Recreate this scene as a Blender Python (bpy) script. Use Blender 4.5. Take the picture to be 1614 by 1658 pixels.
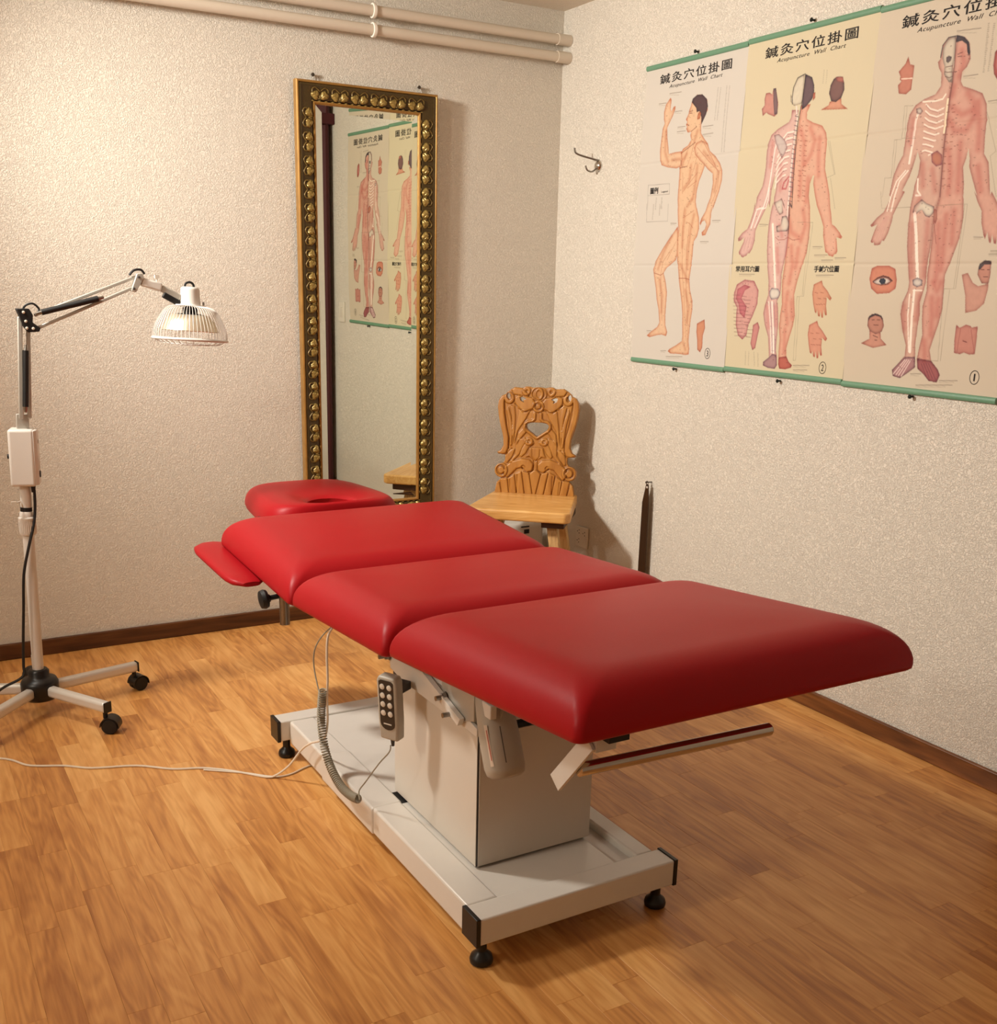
import bpy, bmesh, math, random
import numpy as np
from mathutils import Vector, Matrix, Euler
for o in list(bpy.data.objects): bpy.data.objects.remove(o)
S = bpy.context.scene
COL = S.collection
PI = math.pi

# ------------------------------------------------------------------ camera
cam_d = bpy.data.cameras.new('camera'); cam = bpy.data.objects.new('camera', cam_d); COL.objects.link(cam)
YAW, PITCH, ROLL = 0.5279, 0.2758, 0.0223
fwd = Vector((math.sin(YAW)*math.cos(PITCH), math.cos(YAW)*math.cos(PITCH), -math.sin(PITCH)))
rgt = Vector((math.cos(YAW), -math.sin(YAW), 0)); upv = rgt.cross(fwd)
r2 = rgt*math.cos(ROLL)+upv*math.sin(ROLL); u2 = -rgt*math.sin(ROLL)+upv*math.cos(ROLL)
cam.matrix_world = Matrix(((r2.x,u2.x,-fwd.x,-2.586),(r2.y,u2.y,-fwd.y,-4.012),(r2.z,u2.z,-fwd.z,1.335),(0,0,0,1)))
cam_d.sensor_fit = 'HORIZONTAL'; cam_d.sensor_width = 36.0; cam_d.lens = 36.0*1735/1614
cam_d.shift_y = 121.5/1614; cam_d.clip_start = .05
S.camera = cam

# ------------------------------------------------------------------ light and exposure
w = bpy.data.worlds.new('world'); S.world = w; w.use_nodes = True
w.node_tree.nodes['Background'].inputs[0].default_value = (1, .93, .85, 1)
w.node_tree.nodes['Background'].inputs[1].default_value = .05
def area(name, loc, size, power, color, rot=(0,0,0)):
    l = bpy.data.lights.new(name, 'AREA'); l.shape = 'DISK'; l.size = size; l.energy = power; l.color = color
    o = bpy.data.objects.new(name, l); o.location = loc; o.rotation_euler = rot; COL.objects.link(o); return o
def bulb(name, loc, radius, power, color):
    l = bpy.data.lights.new(name, 'POINT'); l.shadow_soft_size = radius; l.energy = power; l.color = color
    o = bpy.data.objects.new(name, l); o.location = loc; COL.objects.link(o); return o
bulb('fill_light', (-4.4, -2.1, 2.08), .14, 66, (1, .93, .83))  # added fill that lifts the couch panel and near floor, no known lamp
sl_ = bpy.data.lights.new('ceiling_spot', 'SPOT'); sl_.energy = 335; sl_.spot_size = math.radians(112); sl_.spot_blend = 1.0; sl_.shadow_soft_size = .13; sl_.color = (1, .95, .86)
so_ = bpy.data.objects.new('ceiling_spot', sl_); COL.objects.link(so_); so_.location = (-2.98, -.78, 2.24)
so_.rotation_euler = (Vector((-.30, -1.10, 1.10))-Vector(so_.location)).to_track_quat('-Z', 'Y').to_euler()
S.view_settings.view_transform = 'Standard'; S.view_settings.look = 'None'
S.view_settings.exposure = 0.0; S.view_settings.gamma = 1.0; S.view_settings.use_curve_mapping = False

# ------------------------------------------------------------------ materials
def lin(c):
    return tuple(((x/255)/12.92 if x/255 <= .04045 else ((x/255+.055)/1.055)**2.4) for x in c)
MATS = {}
class NT:
    def __init__(s, name):
        s.m = bpy.data.materials.new(name); s.m.use_nodes = True; s.t = s.m.node_tree; s.b = s.t.nodes['Principled BSDF']; MATS[name] = s.m
    def n(s, kind, **kw):
        x = s.t.nodes.new(kind)
        for k, v in kw.items():
            if k.startswith('i_'): x.inputs[int(k[2:])].default_value = v
            elif k.startswith('I_'): x.inputs[k[2:].replace('_', ' ')].default_value = v
            else: setattr(x, k, v)
        return x
    def l(s, a, b): s.t.links.new(a, b)
def simple(name, rgb, rough=.5, metal=0, bump=0, scale=300, spec=.5, coat=0, var=0.0):
    q = NT(name); b = q.b; c = lin(rgb)
    b.inputs['Base Color'].default_value = (*c, 1); b.inputs['Roughness'].default_value = rough
    b.inputs['Metallic'].default_value = metal; b.inputs['Specular IOR Level'].default_value = spec
    b.inputs['Coat Weight'].default_value = coat
    tc = q.n('ShaderNodeTexCoord')
    no = q.n('ShaderNodeTexNoise', I_Scale=scale, I_Detail=3.0); q.l(tc.outputs['Object'], no.inputs['Vector'])
    if bump:
        bp = q.n('ShaderNodeBump', I_Strength=bump, I_Distance=.002); q.l(no.outputs['Fac'], bp.inputs['Height']); q.l(bp.outputs[0], b.inputs['Normal'])
    if var:
        n2 = q.n('ShaderNodeTexNoise', I_Scale=scale*.08, I_Detail=4.0); q.l(tc.outputs['Object'], n2.inputs['Vector'])
        mx = q.n('ShaderNodeMixRGB', blend_type='MULTIPLY', I_Fac=1.0); mx.inputs[1].default_value = (*c, 1)
        mr = q.n('ShaderNodeMapRange'); mr.inputs['To Min'].default_value = 1-var; mr.inputs['To Max'].default_value = 1+var
        q.l(n2.outputs['Fac'], mr.inputs['Value']); q.l(mr.outputs[0], mx.inputs[2]); q.l(mx.outputs[0], b.inputs['Base Color'])
    return q.m
def wall_mat(name, rgb, strength, scale, gain=1.0):
    q = NT(name); b = q.b; b.inputs['Base Color'].default_value = (*lin(rgb), 1); b.inputs['Roughness'].default_value = .75
    b.inputs['Specular IOR Level'].default_value = .3
    tc = q.n('ShaderNodeTexCoord')
    n0 = q.n('ShaderNodeTexNoise', I_Scale=scale, I_Detail=2.5, I_Roughness=.55, I_Distortion=1.4)
    n1 = q.n('ShaderNodeTexNoise', I_Scale=scale*.45, I_Detail=3.0, I_Distortion=.6)
    q.l(tc.outputs['Object'], n0.inputs['Vector']); q.l(tc.outputs['Object'], n1.inputs['Vector'])
    r = q.n('ShaderNodeValToRGB'); r.color_ramp.elements[0].position = .42; r.color_ramp.elements[1].position = .60
    r.color_ramp.interpolation = 'EASE'; q.l(n0.outputs['Fac'], r.inputs[0])
    ad = q.n('ShaderNodeMath', operation='MULTIPLY_ADD'); ad.inputs[1].default_value = .6
    q.l(n1.outputs['Fac'], ad.inputs[0]); q.l(r.outputs[0], ad.inputs[2])
    bp = q.n('ShaderNodeBump', I_Strength=strength, I_Distance=.0019*gain); q.l(ad.outputs[0], bp.inputs['Height']); q.l(bp.outputs[0], b.inputs['Normal'])
    return q.m
wall_mat('roughcast_plaster', (230, 222, 208), .9, 150)
wall_mat('ceiling_plaster', (232, 222, 206), .7, 95)
def wood(name, dark, mid, light, axis=1, rough=.4, grain=1.0, rand=.25, scale=1.0, coat=0.0, vec='Object'):
    q = NT(name); b = q.b; b.inputs['Roughness'].default_value = rough; b.inputs['Coat Weight'].default_value = coat; b.inputs['Coat Roughness'].default_value = .25
    tc = q.n('ShaderNodeTexCoord'); oi = q.n('ShaderNodeObjectInfo')
    geo = q.n('ShaderNodeNewGeometry')
    off = q.n('ShaderNodeVectorMath', operation='SCALE'); off.inputs[0].default_value = (37.1, 91.7, 13.3); q.l(oi.outputs['Random'], off.inputs['Scale'])
    add = q.n('ShaderNodeVectorMath', operation='ADD'); q.l(tc.outputs[vec] if vec != 'World' else geo.outputs['Position'], add.inputs[0]); q.l(off.outputs[0], add.inputs[1])
    mp = q.n('ShaderNodeMapping'); sc = [9*scale]*3; sc[axis] = 1.3*scale; mp.inputs['Scale'].default_value = sc; q.l(add.outputs[0], mp.inputs['Vector'])
    n1 = q.n('ShaderNodeTexNoise', I_Scale=1.0, I_Detail=3.0, I_Roughness=.5, I_Distortion=.4); q.l(mp.outputs[0], n1.inputs['Vector'])
    # contour bands of a stretched noise = cathedral grain
    ml = q.n('ShaderNodeMath', operation='MULTIPLY'); ml.inputs[1].default_value = 24*grain; q.l(n1.outputs['Fac'], ml.inputs[0])
    si = q.n('ShaderNodeMath', operation='SINE'); 
    m2 = q.n('ShaderNodeMath', operation='MULTIPLY'); m2.inputs[1].default_value = 3.2; q.l(ml.outputs[0], m2.inputs[0]); q.l(m2.outputs[0], si.inputs[0])
    mp2 = q.n('ShaderNodeMapping'); sc = [150*scale]*3; sc[axis] = 7*scale; mp2.inputs['Scale'].default_value = sc; q.l(add.outputs[0], mp2.inputs['Vector'])
    n2 = q.n('ShaderNodeTexNoise', I_Scale=1.0, I_Detail=3.0); q.l(mp2.outputs[0], n2.inputs['Vector'])
    mp3 = q.n('ShaderNodeMapping'); sc = [26*scale]*3; sc[axis] = 2.6*scale; mp3.inputs['Scale'].default_value = sc; q.l(add.outputs[0], mp3.inputs['Vector'])
    n3 = q.n('ShaderNodeTexNoise', I_Scale=1.0, I_Detail=4.0, I_Distortion=1.0); q.l(mp3.outputs[0], n3.inputs['Vector'])
    a = q.n('ShaderNodeMath', operation='MULTIPLY_ADD'); a.inputs[1].default_value = .05; n3h = q.n('ShaderNodeMath', operation='MULTIPLY'); n3h.inputs[1].default_value = .5; q.l(n3.outputs['Fac'], n3h.inputs[0]); q.l(si.outputs[0], a.inputs[0]); q.l(n3h.outputs[0], a.inputs[2])
    a2 = q.n('ShaderNodeMath', operation='MULTIPLY_ADD'); a2.inputs[1].default_value = .24; q.l(n2.outputs['Fac'], a2.inputs[0]); q.l(a.outputs[0], a2.inputs[2])
    a3 = q.n('ShaderNodeMath', operation='MULTIPLY_ADD'); a3.inputs[1].default_value = rand; q.l(oi.outputs['Random'], a3.inputs[0]); q.l(a2.outputs[0], a3.inputs[2])
    r = q.n('ShaderNodeValToRGB'); e = r.color_ramp.elements
    m0 = .37+rand/2; e[0].position = m0-.21; e[0].color = (*lin(dark), 1); e[1].position = m0+.21; e[1].color = (*lin(light), 1)
    m = e.new(m0); m.color = (*lin(mid), 1)
    q.l(a3.outputs[0], r.inputs[0]); q.l(r.outputs[0], b.inputs['Base Color'])
    bp = q.n('ShaderNodeBump', I_Strength=.12, I_Distance=.0006); q.l(n2.outputs['Fac'], bp.inputs['Height']); q.l(bp.outputs[0], b.inputs['Normal'])
    return q.m
wood('laminate_strip', (174, 112, 56), (214, 152, 84), (236, 182, 112), 1, .36, 1.0, .22, vec='World')
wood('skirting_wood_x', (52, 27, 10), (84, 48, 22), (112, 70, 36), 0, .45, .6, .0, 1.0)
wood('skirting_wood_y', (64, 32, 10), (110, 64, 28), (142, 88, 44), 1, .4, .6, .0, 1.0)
wood('chair_wood', (156, 98, 34), (176, 118, 48), (190, 134, 62), 2, .34, .5, .0, 1.0, .1)
wood('seat_wood', (196, 138, 66), (224, 170, 98), (240, 198, 132), 0, .35, 1.3, .0, 1.2, .1)
wood('leg_wood', (150, 104, 56), (206, 166, 108), (224, 190, 134), 2, .45, 1.6, .0, 1.5)
simple('dark_cleat_wood', (66, 36, 14), .5, var=.25)
simple('red_vinyl', (160, 19, 27), .42, bump=.10, scale=420, spec=.18)
simple('red_vinyl_dark', (120, 12, 20), .5)
simple('white_enamel', (218, 213, 204), .28, var=.03)
simple('cover_panel', (208, 200, 188), .32)
simple('joint_grey', (70, 68, 66), .6)
simple('white_plastic', (214, 208, 200), .38, bump=.05, scale=500)
simple('grey_plastic', (176, 168, 154), .42)
simple('black_plastic', (12, 11, 11), .36)
simple('soft_black', (9, 8, 8), .55)
simple('keypad_dark', (52, 44, 36), .4)
simple('key_white', (214, 206, 192), .4)
simple('chrome', (205, 200, 192), .12, 1.0)
simple('steel', (150, 146, 140), .28, 1.0)
simple('brushed_aluminium', (222, 218, 210), .30, .25)
simple('lamp_grey', (182, 178, 168), .36, .25)
simple('reflector_metal', (220, 208, 186), .42, .8)
simple('gold_leaf', (166, 124, 64), .32, .45, var=.3)
simple('gold_pale', (152, 128, 70), .32, .35, bump=.5, scale=160, var=.35)
simple('antique_olive', (76, 60, 28), .45, .25, bump=.9, scale=120, var=.55)
simple('antique_bronze', (112, 90, 46), .4, .3, bump=.5, scale=150, var=.35)
simple('antique_dark', (24, 14, 8), .35, .4)
simple('pipe_paint', (214, 202, 184), .4, bump=.3, scale=60)
simple('collar_white', (236, 228, 214), .4)
simple('rod_green', (104, 146, 118), .42)
simple('nail_black', (24, 34, 30), .35, .3)
simple('nail_steel', (84, 76, 66), .35, .7)
simple('maroon_cloth', (70, 10, 16), .7, bump=.2, scale=200)
simple('cable_white', (226, 214, 196), .5)
simple('cable_grey', (150, 142, 124), .5)
simple('socket_white', (222, 214, 200), .4)
simple('ink_black', (22, 16, 16), .8)
simple('ink_grey', (70, 60, 56), .8)
simple('dark_strap', (58, 36, 18), .35, .3)
simple('heater_white', (220, 214, 204), .45)
simple('label_paper', (214, 196, 176), .6)
simple('label_red', (186, 96, 80), .6)
q = NT('mirror_silver'); q.b.inputs['Base Color'].default_value = (.80, .83, .74, 1); q.b.inputs['Metallic'].default_value = 1; q.b.inputs['Roughness'].default_value = 0.0
q = NT('clear_plastic'); q.b.inputs['Base Color'].default_value = (.95, .95, .93, 1); q.b.inputs['Roughness'].default_value = .08; q.b.inputs['Transmission Weight'].default_value = .85
def print_mat(name):
    q = NT(name); at = q.n('ShaderNodeAttribute', attribute_name='print'); q.l(at.outputs['Color'], q.b.inputs['Base Color'])
    q.b.inputs['Roughness'].default_value = .6; q.b.inputs['Specular IOR Level'].default_value = .25
print_mat('chart_print')

# ------------------------------------------------------------------ building helpers
OFF = {}
class MB:
    def __init__(s): s.v = []; s.f = []; s.mi = []; s.cur = 0
    def add(s, vs, fs):
        b = len(s.v); s.v += [tuple(x) for x in vs]; s.f += [tuple(b+i for i in f) for f in fs]; s.mi += [s.cur]*len(fs); return s
    def box(s, a, b, M=None):
        x0,y0,z0 = a; x1,y1,z1 = b
        vs = [(x0,y0,z0),(x1,y0,z0),(x1,y1,z0),(x0,y1,z0),(x0,y0,z1),(x1,y0,z1),(x1,y1,z1),(x0,y1,z1)]
        if M is not None: vs = [M @ Vector(v) for v in vs]
        return s.add(vs, [(0,3,2,1),(4,5,6,7),(0,1,5,4),(1,2,6,5),(2,3,7,6),(3,0,4,7)])
    def prism(s, poly, h0, h1, M=None):   # poly in xy, extruded in z
        n = len(poly); vs = [(x,y,h0) for x,y in poly]+[(x,y,h1) for x,y in poly]
        if M is not None: vs = [M @ Vector(v) for v in vs]
        return s.add(vs, [tuple(range(n-1,-1,-1)), tuple(range(n,2*n))]+[(i,(i+1)%n,n+(i+1)%n,n+i) for i in range(n)])
    def lathe(s, prof, o=(0,0,0), ax=(0,0,1), seg=24, cap=True):
        z = Vector(ax).normalized(); x = z.orthogonal().normalized(); y = z.cross(x); o = Vector(o)
        vs = []; fs = []
        for r, h in prof:
            for k in range(seg):
                a = 2*PI*k/seg; vs.append(o+z*h+x*(r*math.cos(a))+y*(r*math.sin(a)))
        for i in range(len(prof)-1):
            for k in range(seg):
                k2 = (k+1)%seg; fs.append((i*seg+k, i*seg+k2, (i+1)*seg+k2, (i+1)*seg+k))
        if cap:
            fs.append(tuple(range(seg-1,-1,-1))); fs.append(tuple((len(prof)-1)*seg+k for k in range(seg)))
        return s.add(vs, fs)
    def cyl(s, p0, p1, r, r1=None, seg=20):
        p0 = Vector(p0); p1 = Vector(p1); return s.lathe([(r,0),(r if r1 is None else r1,(p1-p0).length)], p0, p1-p0, seg)
    def tube(s, pts, r, seg=8, closed=False, smooth=0):
        P = [Vector(p) for p in pts]
        if smooth:
            Q = []; n = len(P)
            for i in range(n if closed else n-1):
                a, b_, c, d = P[(i-1)%n if closed else max(i-1,0)], P[i], P[(i+1)%n], P[(i+2)%n if closed else min(i+2,n-1)]
                for k in range(smooth):
                    t = k/smooth; Q.append(.5*((2*b_)+(c-a)*t+(2*a-5*b_+4*c-d)*t*t+(3*b_-a-3*c+d)*t**3))
            if not closed: Q.append(P[-1])
            P = Q
        n = len(P); vs = []; fs = []; up = None
        for i in range(n):
            t = (P[(i+1)%n]-P[i-1]) if closed else (P[min(i+1,n-1)]-P[max(i-1,0)])
            t.normalize()
            if up is None: up = t.orthogonal().normalized()
            up = (up-t*up.dot(t)).normalized(); sd = t.cross(up)
            for k in range(seg):
                a = 2*PI*k/seg; vs.append(P[i]+up*(r*math.cos(a))+sd*(r*math.sin(a)))
        for i in range(n if closed else n-1):
            j = (i+1)%n
            for k in range(seg):
                k2 = (k+1)%seg; fs.append((i*seg+k, i*seg+k2, j*seg+k2, j*seg+k))
        if not closed:
            fs.append(tuple(range(seg-1,-1,-1))); fs.append(tuple((n-1)*seg+k for k in range(seg)))
        return s.add(vs, fs)
    def build(s, name, mat, parent=None, bevel=0, bseg=2, smooth=35, M=None, mats=None):
        off = OFF.get(parent.name, Vector((0,0,0))) if parent is not None else Vector((0,0,0))
        vs = s.v if M is None else [M @ Vector(v) for v in s.v]
        me = bpy.data.meshes.new(name); me.from_pydata([tuple(Vector(v)-off) for v in vs], [], s.f)
        for m_ in (mats or [mat]): me.materials.append(MATS[m_])
        if mats: me.polygons.foreach_set('material_index', s.mi)
        bm = bmesh.new(); bm.from_mesh(me); bmesh.ops.recalc_face_normals(bm, faces=bm.faces); bm.to_mesh(me); bm.free()
        if smooth: me.shade_smooth(); me.set_sharp_from_angle(angle=math.radians(smooth))
        o = bpy.data.objects.new(name, me); COL.objects.link(o)
        if parent is not None: o.parent = parent; OFF[o.name] = off
        if bevel:
            md = o.modifiers.new('bevel', 'BEVEL'); md.width = bevel; md.segments = bseg; md.limit_method = 'ANGLE'; md.angle_limit = .6
            md.harden_normals = False
        return o
def empty(name, loc, label, cat, group=None, rot=None):
    o = bpy.data.objects.new(name, None); COL.objects.link(o); o.location = loc; o.empty_display_size = .05
    if rot is not None: o.rotation_euler = rot; OFF[o.name] = Vector((0,0,0))
    else: OFF[o.name] = Vector(loc)
    o['label'] = label; o['category'] = cat
    if group: o['group'] = group
    return o
def tag(o, label, cat, group=None):
    o['label'] = label; o['category'] = cat
    if group: o['group'] = group
    return o
def struct(o): o['kind'] = 'structure'; return o

# ------------------------------------------------------------------ the room
XL, YF, H = -5.4, -5.2, 2.392
struct(MB().box((XL-.1, 0, 0), (.1, .1, H)).build('wall_back', 'roughcast_plaster'))
struct(MB().box((0, YF-.1, 0), (.1, 0, H)).build('wall_right', 'roughcast_plaster'))
struct(MB().box((XL-.1, YF, 0), (XL, 0, H)).build('wall_left', 'roughcast_plaster'))
struct(MB().box((XL-.1, YF-.1, 0), (0, YF, H)).build('wall_front', 'roughcast_plaster'))
struct(MB().box((XL-.1, YF-.1, H), (.1, .1, H+.1)).build('ceiling', 'ceiling_plaster'))
floor = struct(MB().box((XL-.1, YF-.1, -.06), (.1, .1, -.0015)).build('floor', 'dark_cleat_wood'))
rnd = random.Random(5)
strip_meshes = {}
SW, GAP = .066, .00014
def strip_mesh(n):
    if n not in strip_meshes:
        L = n*.03; me = bpy.data.meshes.new('plank')
        a = GAP/2; e = .0004; z = 0
        vs = []
        for (ins, zz) in ((0, -.0015), (0, -.0004), (e, 0)):
            vs += [(a+ins, a+ins, zz), (SW-a-ins, a+ins, zz), (SW-a-ins, L-a-ins, zz), (a+ins, L-a-ins, zz)]
        fs = [(8,9,10,11)]
        for r in (0, 4):
            fs += [(r+i, r+(i+1)%4, r+4+(i+1)%4, r+4+i) for i in range(4)]
        me.from_pydata(vs, [], fs); me.materials.append(MATS['laminate_strip']); strip_meshes[n] = me
    return strip_meshes[n]
rest = MB(); cnt = 0
x = -SW; lane = 0
while x > XL:
    y = -rnd.choice(range(0, 14))*.03+.39
    while y > YF:
        n = rnd.choice([9, 11, 13, 14, 15, 16, 18]); L = n*.03
        y0 = y-L
        if y0 < 0 :
            yy0, yy1 = y0, min(y, 0)
            # is it in view of the photograph (a triangle of floor between the camera and the corner)
            vis = (x > -2.62 and y > -3.05-0.0 and (y > -2.05-(x+2.62)*.62))
            if vis and y <= 0 and cnt < 290:
                o = bpy.data.objects.new('plank', strip_mesh(n)); COL.objects.link(o); o.parent = floor
                o.location = (x, y0, rnd.uniform(-.00012, .0)); cnt += 1
            else:
                a = GAP/2; m = [(x+a, yy0+a, 0), (x+SW-a, yy0+a, 0), (x+SW-a, yy1-a, 0), (x+a, yy1-a, 0)]
                rest.add(m+[(p[0], p[1], -.0015) for p in m], [(0,1,2,3),(0,4,5,1),(1,5,6,2),(2,6,7,3),(3,7,4,0)])
        y = y0
    x -= SW
print('PLANKS', cnt)
pf = rest.build('plank_field', 'laminate_strip', floor, smooth=0); pf['kind'] = 'stuff'
def skirt(name, a, b, mat):
    struct(MB().box(a, b).build(name, mat, bevel=.004, bseg=3))
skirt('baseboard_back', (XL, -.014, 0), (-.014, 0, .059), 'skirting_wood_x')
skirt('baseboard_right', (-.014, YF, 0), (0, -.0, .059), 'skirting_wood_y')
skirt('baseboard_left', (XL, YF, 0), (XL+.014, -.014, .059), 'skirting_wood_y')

# heating pipes under the ceiling
def pipe(z, y, label):
    t = empty('heating_pipe', (-2, y, z), label, 'pipe', None)
    MB().cyl((XL+.01, y, z), (-.030, y, z), .0185, seg=24).build('pipe_tube', 'pipe_paint', t)
    MB().cyl((-.062, y, z), (-.001, y, z), .0215, seg=24).build('wall_sleeve', 'pipe_paint', t)
    m = MB()
    m.lathe([(.0195,-.007),(.025,-.006),(.026,0),(.025,.006),(.0195,.007)], (-.853, y, z), (1,0,0), 24, False)
    m.box((-.857, y+.018, z-.005), (-.849, -.0005, z+.005)); m.build('pipe_clip', 'collar_white', t)
    return t
pipe(2.2755, -.05, 'upper of the two painted heating pipes under the ceiling')
pipe(2.2125, -.05, 'lower of the two painted heating pipes, just above the mirror')

# invented pendant fixture for the added fill light, out of the frame
t = empty('fill_pendant', (-4.4, -2.1, H), 'made-up bare pendant for the added fill light, out of view on the left', 'lamp')
MB().lathe([(.05,0),(.05,-.02),(.01,-.03),(.006,-.06)], (-4.4, -2.1, H-.001), (0,0,1), 32).build('ceiling_rose', 'collar_white', t)
MB().cyl((-4.4,-2.1,H-.06),(-4.4,-2.1,H-.13),.004,seg=8).build('cord', 'collar_white', t)

t = empty('ceiling_spotlight', (-3.10, -.76, H), 'white ceiling spotlight aimed at the corner, outside the picture', 'lamp')
MB().lathe([(.05,0),(.05,-.02),(.01,-.024),(.008,-.05)], (-3.10, -.76, H-.001), (0,0,1), 28).build('ceiling_plate', 'collar_white', t)
MB().cyl((-3.13,-.76,2.31),(-3.21,-.75,2.35),.05,.03,seg=28).cyl((-3.15,-.76,2.34),(-3.10,-.76,H-.045),.008,seg=10).build('lamp_head', 'collar_white', t)

# curtain that shows only in the mirror
t = empty('curtain', (-.05, -2.56, 0), 'dark maroon curtain seen as a narrow strip in the mirror', 'curtain')
m = MB(); pts = []
for k in range(33):
    a = k/32; pts.append((-.055+.022*math.sin(a*PI*6), -2.41-.30*a))
poly = pts+[(p[0]+.01, p[1]) for p in reversed(pts)]
m.prism(poly, .02, 2.17); m.build('drape', 'maroon_cloth', t, smooth=60)
MB().box((-.10, -2.725, 2.17), (-.001, -2.395, 2.31)).build('pelmet_box', 'maroon_cloth', t, bevel=.004)
t = empty('light_switch', (-.001, -2.31, 1.11), 'white rocker light switch seen in the mirror beside the curtain', 'switch')
MB().box((-.009, -2.35, 1.05), (-.0005, -2.27, 1.17)).build('switch_plate', 'socket_white', t, bevel=.002)
MB().box((-.013, -2.325, 1.08), (-.0088, -2.295, 1.14)).build('rocker', 'key_white', t, bevel=.001)
# ------------------------------------------------------------------ mirror
MW, MH, BAND = .568, 1.632, .078
mir = empty('wall_mirror', (-.871, -.005, .39), 'tall mirror in a carved antique gold frame on the left wall', 'mirror', None, (math.radians(.5), 0, math.radians(.65)))
def sweep(prof, name, mat, parent, inset=0.0):
    # prof: (distance from the outer edge inward, forward depth) swept round the rectangle with mitred corners
    m = MB(); vs = []; n = len(prof)
    for d, f in prof:
        hx = MW/2-d
        vs += [(-hx, -f, d), (hx, -f, d), (hx, -f, MH-d), (-hx, -f, MH-d)]
    fs = []
    for i in range(n-1):
        for k in range(4):
            k2 = (k+1) % 4; fs.append((i*4+k, i*4+k2, (i+1)*4+k2, (i+1)*4+k))
    m.add(vs, fs); return m.build(name, mat, parent, smooth=30)
sweep([(0,.0),(0,.026),(.0035,.031),(.008,.031),(.010,.028)], 'outer_edge', 'gold_leaf', mir)
fr = sweep([(.010,.026),(.012,.030),(.016,.031),(.022,.028),(.032,.026),(.044,.024),(.056,.021),(.063,.018)], 'frame', 'antique_olive', mir)
sweep([(.063,.018),(.065,.012),(.067,.012)], 'dark_groove', 'antique_dark', mir)
sweep([(.066,.012),(.068,.019),(.072,.020),(.076,.017),(.078,.012),(.078,.008)], 'inner_lip', 'gold_leaf', mir)
MB().box((-MW/2+.004, -.006, .004), (MW/2-.004, 0, MH-.004)).build('backing_board', 'antique_dark', mir, smooth=0)
# bevelled glass: flat centre with a sloping border
g = MB(); gi = BAND-.002; bw = .026; sl = -math.tan(math.radians(1.70))*bw
def ring(d, f): 
    hx = MW/2-d; return [(-hx,-f,d),(hx,-f,d),(hx,-f,MH-d),(-hx,-f,MH-d)]
g.add(ring(gi, .010-sl)+ring(gi+bw, .010), [(0,1,5,4),(1,2,6,5),(2,3,7,6),(3,0,4,7),(4,5,6,7)])
g.build('mirror_glass', 'mirror_silver', mir, smooth=0)
# leaf pairs pressed along the frame
def lobe_mesh():
    m = MB(); N = 30
    for sx in (-1, 1):
        vs = []; fs = []
        R = [(1.0, 0), (.86, .0042), (.55, .0072), (.2, .0078)]
        for r, h in R:
            for k in range(N):
                a = 2*PI*k/N; rr = r*(1+.13*math.cos(3*a+.6*sx))
                hh = h*(1-.55*math.exp(-(math.sin(a*1.5+.5)/.22)**2)*(r > .3))
                vs.append((sx*(.0172+.0158*rr*math.cos(a)), -hh*1.25, .0158*rr*math.sin(a)))
        vs.append((sx*.0172, -.0078, 0))
        for i in range(3):
            for k in range(N):
                k2 = (k+1) % N; fs.append((i*N+k, i*N+k2, (i+1)*N+k2, (i+1)*N+k))
        for k in range(N): fs.append((3*N+k, 3*N+(k+1) % N, 4*N))
        m.add(vs, fs)
    m.tube([(-.004,-.002,-.014),(-.002,-.005,-.004),(0,-.004,.002)], .0016, 5); m.tube([(.004,-.002,-.014),(.002,-.005,-.004),(0,-.004,.002)], .0016, 5)
    return m
first = lobe_mesh().build('leaf_pair', 'gold_pale', mir, smooth=50)
beads = MB(); 
scr = MB()
slots = []
nx = 6; nz = 18; cd = .047
for k in range(nx):
    xx = -.193+.386*k/5
    slots += [(xx, MH-cd, PI), (xx, cd, 0)]
for k in range(nz):
    zz = .085+(MH-.17)*(k+.5)/nz
    slots += [(-MW/2+cd, zz, PI/2), (MW/2-cd, zz, -PI/2)]
for i, (xx, zz, a) in enumerate(slots):
    o = first if i == 0 else first.copy()
    if i: COL.objects.link(o); o.parent = mir
    o.location = (xx, -.0225, zz); o.rotation_euler = (0, a+PI, 0)
    # scrolls outside every leaf pair, beads inside
    c, s_ = math.cos(a), math.sin(a)
    out = Vector((s_*-1, 0, -c)) 
    ax = Vector((c, 0, -s_))
    ctr = Vector((xx, -.0282, zz))
    e = Vector((xx, 0, zz-MH/2)); 
    outward = Vector((0,0,1 if zz > MH/2 else -1)) if i < 2*nx else Vector((-1 if xx < 0 else 1, 0, 0))
    al = Vector((1,0,0)) if i < 2*nx else Vector((0,0,1))
    for sg in (-1, 1):
        scr.tube([ctr+outward*.012+al*sg*.002, ctr+outward*.019+al*sg*.010, ctr+outward*.024+al*sg*.020, ctr+outward*.018+al*sg*.030, ctr+outward*.008+al*sg*.031], .0026, 6, smooth=3)
    for q_ in (-1, 0, 1):
        p = ctr-outward*.0195+al*(q_*.026)+Vector((0,.0095,0))
        beads.add([p+al*.008, p-al*.008, p+outward*.0022+Vector((0,-.003,0)), p-outward*.0022+Vector((0,-.003,0))], [(0,2,1),(0,1,3),(0,3,2),(1,2,3)])
s1 = scr.build('scrollwork', 'antique_bronze', mir, smooth=60); s1['kind'] = 'stuff'
s2 = beads.build('bead_row', 'gold_pale', mir, smooth=0); s2['kind'] = 'stuff'
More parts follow.
